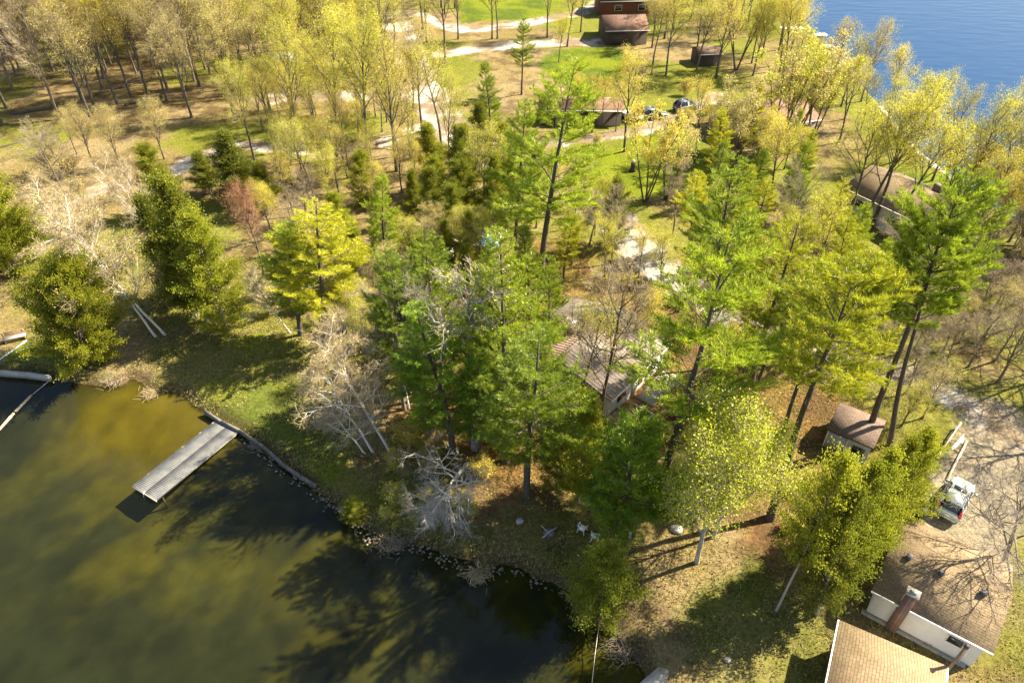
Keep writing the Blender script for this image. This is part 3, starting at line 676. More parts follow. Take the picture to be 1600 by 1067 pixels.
# woods: further trees one can tell apart, spaced by rejection
def near_road(x, y, m):
    for pts, hw in ROADS:
        if float(pdist(np.array([x]), np.array([y]), pts, False)[0]) < hw+m: return True
    return False
def spot_ok(x, y, sp, m=.6):
    a, b_ = np.array([x]), np.array([y])
    if sdist(a, b_, near_w)[0] < .8 or sdist(a, b_, far_w)[0] < .8 or near_road(x, y, m): return False
    for p in KEEP:
        if sdist(a, b_, p)[0] < .3: return False
    return all((q['x']-x)**2+(q['y']-y)**2 > (sp if q['name'] != 'shrub' else 1.2)**2 for q in placed)
KEEP = [W(p) for p in ([(850,470),(1000,440),(1060,560),(960,720),(870,640)], [(1270,600),(1385,600),(1400,730),(1240,740)], [(1340,800),(1640,840),(1600,1100),(1280,1100)],
    [(930,0),(1020,0),(1030,70),(930,100)], [(1130,140),(1300,130),(1310,215),(1140,215)], [(1270,235),(1480,230),(1500,410),(1270,395)], [(550,350),(670,340),(670,430),(560,420)],
    [(725,350),(790,350),(790,400),(725,400)], [(1070,70),(1135,70),(1135,115),(1070,115)], [(425,85),(470,85),(475,118),(425,118)], [(845,140),(1000,140),(1000,175),(850,180)])] + LAWNS[:3]
def wood(poly, n, sp, choices, hr, wide=(.85, 1.1), group=None):
    P = W(poly); xs = [p[0] for p in P]; ys = [p[1] for p in P]; k = 0
    for _ in range(n*25):
        if k >= n: break
        x, y = trng.uniform(min(xs), max(xs)), trng.uniform(min(ys), max(ys))
        if not inpoly(np.array([x]), np.array([y]), P)[0] or not spot_ok(x, y, sp): continue
        key, lf = trng.choice(choices); tree(key, (x, y), trng.uniform(*hr), None, lf, wide=trng.uniform(*wide), group=group, twig='twig_tan' if key.startswith('bare') else None); k += 1
    return k
buds = lambda *L: [('bud%d' % i, l) for i in range(6) for l in L]
wood([(-8,-8),(330,-8),(330,150),(60,200),(-8,225)], 122, 2.6, buds('bud_tan','bud_tan','bud_gold')+[('bare0',None),('bare2',None)]*3, (15, 20), (.75, 1.0), 'thin trees of the upper left wood')
wood([(300,-8),(720,-8),(700,120),(560,160),(400,180),(300,150)], 84, 2.9, buds('bud_lime','bud_yellow','bud_tan'), (14, 19), (.85, 1.1), 'pale green trees of the wood along the top')
wood([(400,170),(640,170),(660,300),(440,330)], 38, 2.6, buds('bud_gold','bud_lime'), (7, 11), (.8, 1.0), 'small golden trees behind the path')
wood([(1000,-8),(1180,-8),(1225,80),(1290,220),(1150,140),(1000,130)], 30, 3.8, buds('bud_yellow','bud_gold','bud_lime'), (10, 15), (.9, 1.15), 'yellow trees behind the long house')
wood([(1280,130),(1450,285),(1600,390),(1640,450),(1480,370),(1300,230)], 34, 3.4, buds('bud_yellow','bud_lime','bud_gold'), (8, 12), (.85, 1.1), 'yellow trees along the far shore')
wood([(430,300),(620,300),(740,340),(760,460),(640,480),(420,400)], 20, 3.2, buds('bud_gold','bud_lime')[:4]+[('cedar0',None),('cedar2','cedar_warm'),('bare1',None)], (6, 9), (.9, 1.2), 'small mixed trees of the middle wood')
wood([(1040,350),(1230,370),(1300,420),(1400,460),(1330,520),(1100,460)], 20, 3.6, [('pine0','pine_yellow'),('pine2',None),('pine4',None),('bud1','bud_lime'),('bud4','bud_lime'),('bare1',None)], (7, 12), (.8, 1.1), 'mixed trees behind the right hand pines')
wood([(1390,400),(1620,400),(1640,640),(1520,600),(1400,560)], 36, 2.1, [('bare0',None),('bare1',None),('bare2',None),('bud3','bud_tan')], (5, 8.5), (1.0, 1.2), 'bare thicket trees along the right edge')
wood([(90,230),(260,240),(300,330),(100,400),(90,330)], 9, 3.4, [('bare0',None),('bare1',None),('bud2','bud_tan')], (5, 8), (1.0, 1.2), 'bare small trees on the pale track')
wood([(1380,520),(1480,560),(1470,640),(1400,680),(1380,620)], 7, 2.2, [('bud2','bud_lime'),('bare1',None),('bud5','bud_tan')], (4, 6.5), (1.0, 1.3), 'small trees between the shed and the road')
wood([(560,440),(700,400),(720,560),(650,650),(560,560)], 18, 2.2, [('bud1','bud_lime'),('cedar1','cedar_warm'),('bud4','bud_tan'),('pine4',None),('cedar3','cedar_warm'),('bare2',None)], (5, 9.5), (.9, 1.2), 'crowded small trees left of the half dead grey tree')
wood([(880,330),(1080,400),(1085,520),(1010,455),(880,430)], 16, 2.4, [('bare1',None),('bud1','bud_lime'),('bud4','bud_gold'),('bud0','bud_lime')], (5, 9), (.9, 1.2), 'small trees between the ribbed roof and the gravel road')
wood([(1090,225),(1260,240),(1250,370),(1100,350)], 14, 3.2, [('pine2','pine_yellow'),('bud4','bud_lime'),('bud1','bud_gold'),('pine4',None)], (7, 11), (.9, 1.2), 'mixed trees below the long house')
wood([(600,280),(860,260),(880,360),(640,360)], 12, 3.0, [('cedar1',None),('bud4','bud_lime'),('pine4',None),('bud1','bud_gold')], (6, 10), (.9, 1.15), 'mixed trees along the near side of the gravel road')
# shrubs
def shrubs(poly, n, choices, hr, sp=1.5, group=None):
    wood(poly, n, sp, choices, hr, (.9, 1.3), group)
S = [('shrub0','bud_tan'),('shrub1','bud_lime'),('shrub2','bud_gold')]
shrubs([(560,800),(640,700),(760,740),(720,860),(640,850)], 12, S, (1.0, 2.2), group='shrubs along the shore of the point')
shrubs([(620,560),(700,560),(860,700),(820,760),(640,700)], 9, S, (1.2, 2.6), group='shrubs under the central pines')
shrubs([(950,640),(1060,620),(1100,760),(1010,780)], 6, [('shrub2','bud_lime')], (1.2, 2.2), group='green shrubs right of the cottage')
shrubs([(1225,700),(1300,760),(1250,900),(1220,860)], 5, [('shrub1','bud_lime')], (1.0, 1.8), group='low shrubs beside the cedar row')
shrubs([(380,420),(460,420),(520,520),(400,500)], 7, [('shrub0','bud_tan')], (1.5, 3.0), group='tan shrubs behind the lawn')
shrubs([(1080,400),(1250,400),(1300,560),(1080,540)], 8, S, (1.5, 3.0), group='shrubs under the right hand pines')
shrubs([(60,225),(160,250),(120,320),(60,300)], 5, [('shrub0','bud_tan')], (2, 3.4), group='grey shrubs behind the left cedar bush')
shrubs([(900,230),(1060,150),(1130,150),(1100,200),(960,260)], 6, [('shrub1','bud_gold'),('shrub0','bud_tan')], (1.5, 3), group='golden shrubs by the gravel drive')

# ------------------------------------------------------------------ building materials
def shingle(name, c1, c2, c3, row=.16, rough=.9):
    m = bpy.data.materials.new(name); m.use_nodes = True; N = m.node_tree.nodes; L = m.node_tree.links
    b = N['Principled BSDF']; b.inputs['Roughness'].default_value = rough; b.inputs['Specular IOR Level'].default_value = .2
    tc = N.new('ShaderNodeTexCoord'); br = N.new('ShaderNodeTexBrick')
    br.inputs['Color1'].default_value = (*c1, 1); br.inputs['Color2'].default_value = (*c2, 1); br.inputs['Mortar'].default_value = (*c3, 1)
    br.inputs['Scale'].default_value = 1; br.inputs['Mortar Size'].default_value = .018; br.inputs['Brick Width'].default_value = .42; br.inputs['Row Height'].default_value = row
    L.new(tc.outputs['Object'], br.inputs['Vector'])
    no = N.new('ShaderNodeTexNoise'); no.inputs['Scale'].default_value = 1.4; no.inputs['Detail'].default_value = 7; no.inputs['Roughness'].default_value = .7
    L.new(tc.outputs['Object'], no.inputs['Vector'])
    mr = N.new('ShaderNodeMapRange'); mr.inputs[1].default_value = .3; mr.inputs[2].default_value = .7; mr.inputs[3].default_value = .75; mr.inputs[4].default_value = 1.2
    L.new(no.outputs['Fac'], mr.inputs[0])
    mx = N.new('ShaderNodeMix'); mx.data_type = 'RGBA'; mx.blend_type = 'MULTIPLY'; mx.inputs[0].default_value = 1
    L.new(br.outputs['Color'], mx.inputs[6]); L.new(mr.outputs[0], mx.inputs[7]); L.new(mx.outputs[2], b.inputs['Base Color'])
    bu = N.new('ShaderNodeBump'); bu.inputs['Strength'].default_value = .5; bu.inputs['Distance'].default_value = .03
    L.new(br.outputs['Fac'], bu.inputs['Height']); bu.invert = True; L.new(bu.outputs['Normal'], b.inputs['Normal'])
    return m
M['shingle_tan'] = shingle('shingle_tan', (.30,.215,.125), (.24,.172,.10), (.16,.11,.065))
M['shingle_brown'] = shingle('shingle_brown', (.23,.16,.12), (.18,.125,.095), (.10,.07,.05))
M['shingle_red'] = shingle('shingle_red', (.26,.15,.105), (.21,.125,.09), (.12,.07,.055), .2)
M['roof_grey'] = mat('roof_grey', (.17,.11,.085), .6, color2=(.33,.29,.25), scale=.28)
M['roof_brown'] = mat('roof_brown', (.17,.10,.08), .6, color2=(.27,.17,.13), scale=.7)
M['white'] = mat('white_paint', (.80,.76,.70), .6, var=.06, scale=2)
M['siding'] = mat('siding_cream', (.62,.58,.52), .7, var=.08, scale=2)
M['siding_tan'] = mat('siding_tan', (.20,.15,.10), .8, var=.1, scale=2)
M['siding_grey'] = mat('siding_grey', (.36,.36,.37), .7, var=.1, scale=2)
M['siding_dark'] = mat('siding_dark', (.07,.055,.045), .8, var=.2, scale=2)
M['cedar_wall'] = mat('red_brown_wall', (.14,.05,.03), .8, var=.2, scale=2)
M['glass'] = mat('window_glass', (.02,.025,.03), .08, var=.1, spec=.8)
M['brick'] = shingle('brick_brown', (.22,.13,.10), (.17,.10,.08), (.28,.24,.2), .08)
M['metal_dark'] = mat('dark_metal', (.05,.045,.045), .5, var=.2)
M['vent'] = mat('vent_metal', (.12,.11,.12), .5, var=.2)
M['wood_grey'] = mat('wood_grey', (.26,.24,.22), .8, color2=(.46,.43,.39), scale=5, bump=.3)
M['wood_brown'] = mat('wood_brown', (.20,.13,.08), .8, color2=(.34,.23,.15), scale=5)
M['wood_pale'] = mat('wood_pale', (.60,.50,.36), .8, color2=(.75,.65,.5), scale=5)
M['concrete'] = mat('concrete', (.32,.29,.24), .9, color2=(.45,.41,.35), scale=3, bump=.3)
M['stone'] = mat('stone', (.30,.26,.22), .9, color2=(.56,.50,.43), scale=5, bump=.6, bscale=8)
M['plastic'] = mat('white_plastic', (.85,.85,.85), .4, var=.03)
M['rust'] = mat('rusty_steel', (.07,.045,.035), .8, color2=(.16,.09,.06), scale=8)
M['ash'] = mat('ash', (.45,.42,.38), .95, color2=(.12,.11,.1), scale=12)
M['pool_blue'] = mat('pool_blue', (.05,.20,.42), .3, var=.3, scale=2)
M['pipe_orange'] = mat('boom_float', (.42,.27,.14), .6, color2=(.75,.62,.45), scale=4)
M['paint_sage'] = mat('car_paint_sage', (.42,.47,.44), .25, var=.02, spec=.6, metal=.35)
M['rubber'] = mat('rubber', (.02,.02,.02), .8, var=.2)
M['tail_red'] = mat('tail_red', (.55,.02,.03), .25, var=.1, spec=.6)
M['chrome'] = mat('chrome', (.6,.6,.6), .2, metal=.9, var=.05)
M['slate_paint'] = mat('slate_paint', (.10,.12,.14), .35, var=.1)

def frame_for(A, Bq, depth_sign=1):
    A = np.array(A, float); Bq = np.array(Bq, float); d = Bq-A; L_ = math.hypot(d[0], d[1])
    return math.atan2(d[1], d[0]), L_
def local(o, parent): o.matrix_parent_inverse = Matrix.Identity(4); o.parent = parent; return o
def gable(name, label, cat, A, rz, Lx, Dy, eave, rise, rmat, wmat, ov=.35, hip=0.0, ribs=0, ridge_axis='x', gutter=True, wins=(), door=None, group=None, base=0.0, back_gutter=True, ridge_at=.5):
    """A = lower left eave corner on the ground plan; x runs along the eave, y away from it"""
    e = empty(name, (A[0], A[1], base), label, cat, group, rz)
    if ridge_axis == 'y': pass
    mb = MB(); i = ov
    # walls with gable ends
    x0, x1, y0, y1 = i, Lx-i, i, Dy-i; ym = Dy*ridge_at; h = eave-.05; r = eave+rise-.14
    if hip: h2 = h
    V = [(x0,y0,-.3),(x1,y0,-.3),(x1,y1,-.3),(x0,y1,-.3),(x0,y0,h),(x1,y0,h),(x1,y1,h),(x0,y1,h)]
    F = [(0,1,5,4),(2,3,7,6)]
    if hip: F += [(1,2,6,5),(3,0,4,7)]
    else:
        V += [(x0,ym,r),(x1,ym,r)]; F += [(1,2,6,9,5),(3,0,4,8,7)]
    mb.add(V, F); local(mb.build('wall', wmat), e)
    mb = MB(); th = .12; R = eave+rise
    if hip:
        hx = Dy*.5 if hip is True else hip
        top = [(0,0,eave),(Lx,0,eave),(Lx,Dy,eave),(0,Dy,eave),(hx,ym,R),(Lx-.01,ym,R)] if hip is not True else [(0,0,eave),(Lx,0,eave),(Lx,Dy,eave),(0,Dy,eave),(hx,ym,R),(Lx-hx,ym,R)]
        n = 6; bot = [(p[0],p[1],p[2]-th) for p in top]
        f = [(0,1,5,4),(2,3,4,5),(3,0,4),(1,2,5)]
        mb.add(top+bot, f+[tuple(q+n for q in reversed(t)) for t in f]+[(0,n,n+1,1),(1,n+1,n+2,2),(2,n+2,n+3,3),(3,n+3,n,0)])
    else:
        top = [(0,0,eave),(Lx,0,eave),(Lx,ym,R),(0,ym,R),(0,Dy,eave),(Lx,Dy,eave)]; n = 6
        bot = [(p[0],p[1],p[2]-th) for p in top]
        f = [(0,1,2,3),(3,2,5,4)]
        mb.add(top+bot, f+[tuple(q+n for q in reversed(t)) for t in f]+[(0,n,n+1,1),(5,n+5,n+4,4),(0,3,n+3,n),(3,4,n+4,n+3),(1,n+1,n+2,2),(2,n+2,n+5,5)])
        if ribs:
            k = int(Lx/ribs)
            for j in range(k+1):
                x = j*Lx/k
                x = min(max(x, .03), Lx-.03)
                mb.bar((x,0,eave+.012), (x,ym,R+.012), .05, .025); mb.bar((x,Dy,eave+.012), (x,ym,R+.012), .05, .025)
    roof = mb.build('roof', rmat); local(roof, e)
    mb = MB()
    if ribs: mb.bar((0,ym,R+.03), (Lx,ym,R+.03), .26, .05); local(mb.build('ridge_cap', rmat), e)
    if gutter:
        for yy in ((-.05, Dy+.05) if back_gutter else (-.05,)):
            mb = MB(); mb.bar((0,yy,eave-.07), (Lx,yy,eave-.06), .09, .09); local(mb.build('gutter', M['white']), e)
    for side_, p, z, ww, hh in wins:
        fr = MB(); gl = MB()
        if side_ in 'fb':
            y = y0-.02 if side_ == 'f' else y1+.02; fr.box((p,y,z), (ww+.14,.06,hh+.14)); gl.box((p, y+(-.025 if side_ == 'f' else .025), z), (ww,.05,hh)); 
        else:
            x = x0-.02 if side_ == 'l' else x1+.02; fr.box((x,p,z), (.06,ww+.14,hh+.14)); gl.box((x+(-.025 if side_ == 'l' else .025), p, z), (.05,ww,hh))
        f_ = fr.build('window', M['white']); local(f_, e); g_ = gl.build('pane', M['glass']); local(g_, f_)
    if door:
        side_, p, ww, hh = door; db = MB(); hb = MB()
        if side_ in 'fb': y = y0-.03 if side_ == 'f' else y1+.03; db.box((p,y,hh/2+.05), (ww,.07,hh)); hb.box((p+ww*.4, y-.06, 1.05), (.05,.08,.12))
        else: x = x0-.03 if side_ == 'l' else x1+.03; db.box((x,p,hh/2+.05), (.07,ww,hh)); hb.box((x-.06 if side_ == 'l' else x+.06, p+ww*.4, 1.05), (.08,.05,.12))
        d_ = db.build('door', M['siding']); local(d_, e); local(hb.build('handle', M['chrome']), d_)
    return e
def part(e, name, mb, m, label=None, par=None): 
    o = local(mb.build(name, m), par or e)
    if label: o['label'] = label
    return o

# main cottage: ribbed metal roof
rz = math.radians(50.2); A0 = G(955, 627, 2.7)
hs = gable('cottage', 'cottage with a ribbed grey and brown metal roof half hidden by pines', 'cottage', A0, rz, 9.4, 10.8, 2.7, 1.5, M['roof_grey'], M['siding'], ribs=.34,
    wins=(('f', 2.2, 1.6, 1.4, .9), ('f', 6.4, 1.6, 1.2, .9), ('l', 4.0, 1.6, 1.3, 1.0)), door=('f', 4.3, .9, 2.0))
mb = MB()    # brown back roof slope over the older half
zs = lambda y: 2.7+1.5*(10.8-y)/5.4+.06
mb.slab([(-.7,5.35,zs(5.35)),(5.2,5.35,zs(5.35)),(5.6,11.3,zs(11.3)),(-.7,11.3,zs(11.3))], .08)
for j in range(19): mb.bar((-.65+j*6.2/18*.955,5.4,zs(5.4)+.03), (-.65+j*6.2/18,11.28,zs(11.28)+.03), .05, .05)
part(hs, 'roof', mb, M['roof_brown'], 'brown ribbed roof slope of the older half')
mb = MB(); mb.box((3.8,6.9,4.3), (.55,.75,1.5)); ch = part(hs, 'chimney', mb, M['brick'])
mb = MB(); mb.box((3.8,6.9,5.1), (.7,.9,.1)); mb.box((3.8,6.9,5.2), (.3,.4,.12)); part(hs, 'chimney_cap', mb, M['concrete'], par=ch)
mb = MB(); mb.slab([(-2.6,1.5,2.35),(.35,.9,2.5),(.35,4.6,2.75),(-2.2,4.4,2.6)], .1)
for j in range(9):
    t = j/8; mb.bar(np.array((-2.6,1.5,2.38))*(1-t)+np.array((-2.2,4.4,2.63))*t, np.array((.3,.9,2.53))*(1-t)+np.array((.3,4.6,2.78))*t, .05, .05)
part(hs, 'porch_roof', mb, M['roof_grey'])
mb = MB(); mb.box((-1.2,2.9,1.15), (2.2,2.4,2.3)); part(hs, 'porch_wall', mb, M['siding_grey'])
for p in (2.4, 3.4):
    mb = MB(); mb.box((-2.33,p,1.5), (.06,.7,.9)); part(hs, 'window', mb, M['glass'])
mb = MB()
for k in range(14): mb.box((-.15+k*.165, -1.35, .62), (.15, 3.1, .05))
mb.box((1.0,-1.35,.45), (2.2,3.0,.2)); part(hs, 'deck', mb, M['wood_brown'])
mb = MB()
for p in ((-.1,-2.8),(2.1,-2.8),(2.1,-1.2)): mb.box((p[0],p[1],.95), (.09,.09,1.0))
mb.bar((-.1,-2.8,1.45), (2.1,-2.8,1.45), .1, .05); mb.bar((2.1,-2.8,1.45), (2.1,-.2,1.45), .1, .05)
for k in range(12): mb.box((.06+k*.18,-2.8,1.0), (.03,.03,.85))
part(hs, 'railing', mb, M['wood_grey'])
mb = MB(); mb.box((6.4,-.95,.12), (4.6,1.7,.24)); mb.box((6.4,-1.95,.02), (3.4,.35,.12)); part(hs, 'walkway', mb, M['concrete'])
mb = MB(); mb.box((6.6,-1.9,.75), (3.2,.07,1.0)); part(hs, 'balustrade', mb, M['siding_grey'])
mb = MB(); mb.box((5.2,.30,1.2), (.55,.08,.8)); part(hs, 'shutter', mb, M['cedar_wall'])

# brown cottage in the wood
A = G(577, 374, 2.6); B1 = G(637, 411, 2.6); rz, Lx = frame_for(A, B1)
gable('brown_cottage', 'cottage with a plain brown roof among the trees left of the blue pool', 'cottage', A, rz, Lx+.4, 6.4, 2.6, 1.3, M['shingle_brown'], M['siding'],
    wins=(('f', 2.0, 1.5, 1.0, .8), ('f', 4.8, 1.5, 1.2, .9)), door=('r', 2.2, .9, 2.0), gutter=True)
# shed
A = G(1292, 668, 2.3); B1 = G(1372, 702, 2.3); rz, Lx = frame_for(A, B1)
e = gable('storage_shed', 'grey storage shed with a brown shingle roof among the tall pines', 'shed', A, rz, 3.5, 3.6, 2.2, .5, M['shingle_brown'], M['siding_grey'], ov=.15, gutter=False)
mb = MB()
mb.box((.95,.11,1.0), (1.45,.06,1.9)); d_ = part(e, 'door', mb, M['siding_grey'], 'wide pale grey door panel')
mb = MB(); mb.box((1.55,.06,1.0), (.06,.08,.2)); part(e, 'handle', mb, M['chrome'], par=d_)
for x in (.2, 1.70): mb = MB(); mb.box((x,.10,1.05), (.07,.09,2.1)); part(e, 'trim', mb, M['white'])
mb = MB(); mb.box((2.6,.12,1.25), (.9,.05,.7)); part(e, 'window', mb, M['glass'])
# right hand bungalow (chimney, three vents)
A = G(1362, 922, 2.7); B1 = G(1530, 1017, 2.7); rz = math.radians(-36.5)
e = gable('bungalow', 'white walled bungalow with tan shingles, three roof vents and a brick chimney', 'house', A, rz, 6.7, 7.1, 2.7, 1.05, M['shingle_tan'], M['white'], back_gutter=False,
    wins=(('f', 5.0, 1.7, .8, .6),), door=None)
for x in (1.14, 3.0, 5.34):
    mb = MB(); mb.box((x,2.95,3.68), (.27,.27,.2)); mb.box((x,2.95,3.80), (.33,.33,.04)); part(e, 'roof_vent', mb, M['vent'])
mb = MB(); mb.box((1.9,.10,2.0), (.6,.48,4.2)); ch = part(e, 'chimney', mb, M['brick'])
mb = MB(); mb.box((1.9,.10,4.14), (.74,.62,.1)); mb.box((1.9,.10,4.25), (.32,.28,.16)); part(e, 'chimney_cap', mb, M['concrete'], par=ch)
mb = MB(); mb.bar((5.75,.28,.0), (5.75,.28,2.6), .09, .09, (0,1,0)); part(e, 'downpipe', mb, M['white'])
mb = MB(); mb.box((3.1,.2,.08), (6.0,.35,.3)); part(e, 'foundation', mb, M['concrete'])
# bottom bungalow with hip roof
A = G(1312, 968, 2.7); B1 = G(1480, 1040, 2.7); rz0 = math.atan2(B1[1]-A[1], B1[0]-A[0])
cdir = np.array((math.cos(rz0-math.pi/2), math.sin(rz0-math.pi/2)))
wd = math.hypot(*(B1-A)[:2]); C0 = A[:2]+cdir*11
e = gable('hip_roof_bungalow', 'bungalow with a tan hip roof cut by the bottom edge of the photo', 'house', A[:2], rz0-math.pi/2, 11.0, wd, 2.7, 1.35, M['shingle_tan'], M['white'], hip=wd*.5,
    wins=(('b', 3.0, 1.6, 1.2, .9),))
mb = MB(); mb.box((4.1,1.9,3.50), (.34,.34,.16)); mb.box((4.1,1.9,3.6), (.42,.42,.05)); part(e, 'roof_vent', mb, M['vent'])
mb = MB(); mb.tube([(-.25,wd+.25,.2),(-.25,wd+.25,4.6)], .09, 8); fl = part(e, 'flue_pipe', mb, M['wood_brown'])
mb = MB(); mb.tube([(-.25,wd+.25,4.6),(-.25,wd+.25,4.8)], .14, 8); part(e, 'cap', mb, M['metal_dark'], par=fl)
mb = MB(); mb.box((.55,wd+.05,1.7), (.35,.25,.35)); part(e, 'meter_box', mb, M['plastic'])
# garage and red-brown house
A = G(946, 49, 2.8); B1 = G(990, 48, 2.8); rz, Lx = frame_for(A, B1)
e = gable('garage', 'dark garage with a brown roof beside the bright lawn at the top', 'garage', A, rz, Lx+3.2, 9.5, 2.8, 1.6, M['shingle_red'], M['siding_dark'], ov=.4)
mb = MB(); mb.box((2.6,.36,1.1), (2.6,.08,2.1)); part(e, 'garage_door', mb, M['siding_dark'])
A = G(938, 3, 3.2); gable('red_brown_house', 'dark house with red-brown walls behind the garage at the top edge', 'house', A, math.radians(4), 14, 9, 3.2, 2.0, M['siding_dark'], M['cedar_wall'],
    wins=(('f', 4, 1.8, 1.4, 1.0), ('f', 9, 1.8, 1.4, 1.0)))
# long house
A = G(1158, 203, 2.8); B1 = G(1285, 187, 2.8); rz, Lx = frame_for(A, B1)
gable('long_house', 'long low house with a pinkish brown roof and white gutter behind bare trees', 'house', A, rz, Lx, 9.5, 2.8, 1.5, M['shingle_red'], M['siding_tan'],
    wins=(('f', 3, 1.6, 1.6, 1.0), ('f', 7, 1.6, 1.6, 1.0), ('f', 11, 1.6, 1.2, 1.0)), door=('f', 5, .95, 2.0))
# white walled lake house
A = G(1316, 292, 3.0); B1 = G(1442, 352, 3.0); rz, Lx = frame_for(A, B1)
e = gable('lake_house', 'white walled house with a brown roof close to the far lake', 'house', A, rz, Lx, 9.0, 3.0, 1.7, M['shingle_tan'], M['siding'],
    wins=(('f', 3.0, 1.8, 1.8, .9), ('f', 7.2, 1.8, 1.4, .9), ('r', 4.4, 1.8, 1.6, 1.2), ('f', Lx-1.6, 1.8, .9, .9)), door=('f', 5.2, .95, 2.0))
mb = MB(); mb.box((Lx*.75,5.6,4.4), (.9,.7,1.6)); part(e, 'chimney', mb, M['brick'])
# low roof and small dark shed, white canopy
A = G(842, 172, 2.5); gable('low_cabin', 'low cabin with an orange-brown roof behind golden trees above the gravel drive', 'cabin', A, math.radians(-2), 12.5, 5.2, 2.5, .9, M['shingle_red'], M['siding_dark'])
A = G(1092, 86, 2.2); gable('dark_shed', 'small dark shed with a pale roof edge under yellow trees at the top', 'shed', A, math.radians(8), 4.6, 4.2, 2.2, .8, M['shingle_brown'], M['siding_dark'], ov=.2)
e = empty('canopy', G(445, 108), 'small white peaked canopy in the wood at the top left', 'canopy', rz=.3)
mb = MB(); mb.add([(-2,-2,2),(2,-2,2),(2,2,2),(-2,2,2),(0,0,3)], [(0,1,4),(1,2,4),(2,3,4),(3,0,4),(3,2,1,0)]); part(e, 'cover', mb, M['plastic'])
for x in (-1.8, 1.8):
    for y in (-1.8, 1.8): mb = MB(); mb.box((x,y,1), (.08,.08,2.0)); part(e, 'post', mb, M['chrome'])
# round pool
e = empty('round_pool', G(755, 383), 'round blue above-ground pool with a pale rim deep in the wood', 'pool')
n = 28; ring = lambda r, z: [(r*math.cos(6.2832*k/n), r*math.sin(6.2832*k/n), z) for k in range(n)]
mb = MB(); V = ring(1.95,0)+ring(1.95,1.0)+ring(1.85,1.0)+ring(1.85,.1); mb.add(V, [(j*n+k, j*n+(k+1)%n, (j+1)*n+(k+1)%n, (j+1)*n+k) for j in range(3) for k in range(n)]); part(e, 'wall', mb, M['pool_blue'])
mb = MB(); mb.add(ring(1.84,.86), [tuple(range(n))]); part(e, 'pool_water', mb, mat('pool_water', (.06,.22,.42), .05, var=.2, spec=.8))
mb = MB(); V = ring(1.80,1.02)+ring(2.06,1.02)+ring(2.06,1.07)+ring(1.80,1.07); mb.add(V, [(j*n+k, j*n+(k+1)%n, ((j+1)%4)*n+(k+1)%n, ((j+1)%4)*n+k) for j in range(4) for k in range(n)]); part(e, 'rim', mb, M['siding'])

# dock
P1, P2, P3, P4 = G(206,757,-.05), G(243,780,-.05), G(373,673,-.05), G(330,652,-.05)
rz = math.atan2(P3[1]-P2[1], P3[0]-P2[0]); Ld = math.hypot(*(P3-P2)[:2]); Wd = math.hypot(*(P1-P2)[:2])
e = empty('dock', (P2[0], P2[1], -.26), 'weathered grey plank dock reaching out into the cove', 'dock', rz=rz)
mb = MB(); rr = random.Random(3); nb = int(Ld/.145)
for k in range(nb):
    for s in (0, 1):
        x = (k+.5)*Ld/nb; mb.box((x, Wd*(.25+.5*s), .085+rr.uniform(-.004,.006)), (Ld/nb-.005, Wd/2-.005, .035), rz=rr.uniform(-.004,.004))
part(e, 'decking', mb, mat('weathered_shaded_planks', (.085,.09,.10), .85, color2=(.20,.19,.175), scale=1.1, bump=.3))  # weathered wood, colour darkened and blued to stand in for tree shade
for y in (.05, Wd-.05): mb = MB(); mb.bar((0,y,.02), (Ld,y,.02), .07, .16); part(e, 'side_rail', mb, M['wood_grey'])
mb = MB(); mb.bar((.0,0,.0), (.0,Wd,.0), .07, .2); part(e, 'end_board', mb, M['wood_pale'])
mb = MB(); mb.bar((.3,Wd/2,-.05), (Ld,Wd/2,-.05), .1, .16); part(e, 'centre_beam', mb, M['wood_brown'])
for x in (.6, Ld*.5, Ld-.4):
    for y in (.25, Wd-.25): mb = MB(); mb.tube([(x,y,-1.9),(x,y,.06)], .07, 8); part(e, 'post', mb, M['wood_brown'])
mb = MB(); mb.tube([(.15,Wd*.52,.12),(-.05,Wd*.5,.10),(-.14,Wd*.49,-.1),(-.16,Wd*.5,-.5)], .02, 6); part(e, 'rope', mb, M['plastic'])

# timber sea wall and rocks
def polybar(pts, wd_, h_, z0): 
    mb = MB()
    for a, b_ in zip(pts[:-1], pts[1:]):
        n_ = max(1, int(math.dist(a[:2], b_[:2])/1.8))
        for k in range(n_):
            p = a+(b_-a)*(k+.01)/n_; q = a+(b_-a)*(k+.985)/n_; mb.bar((p[0],p[1],z0), (q[0],q[1],z0), wd_, h_)
    return mb
sw = [G(x, y, .1) for x, y in ((318,640),(345,657),(374,671),(412,697),(444,725),(470,743),(494,757))]
tag(polybar(sw, .15, .5, -.14).build('sea_wall', mat('sea_wall_timber', (.10,.085,.07), .9, color2=(.22,.20,.175), scale=4, bump=.5)), 'weathered grey timber sea wall running right from the dock', 'wall')
sw2 = [G(x, y, .1) for x, y in ((-320,566),(-100,574),(0,580),(40,583),(78,588))]
tag(polybar(sw2, .25, .6, -.15).build('sea_wall', M['concrete']), 'pale concrete sea wall at the left edge beside the rounded cedar bush', 'wall')
sw3 = [G(x, y, .1) for x, y in ((1370,165),(1425,235),(1478,275),(1530,312))]
tag(polybar(sw3, 1.6, .5, -.15).build('sea_wall', M['concrete']), 'pale sea wall along the far lake behind the white walled house', 'wall')
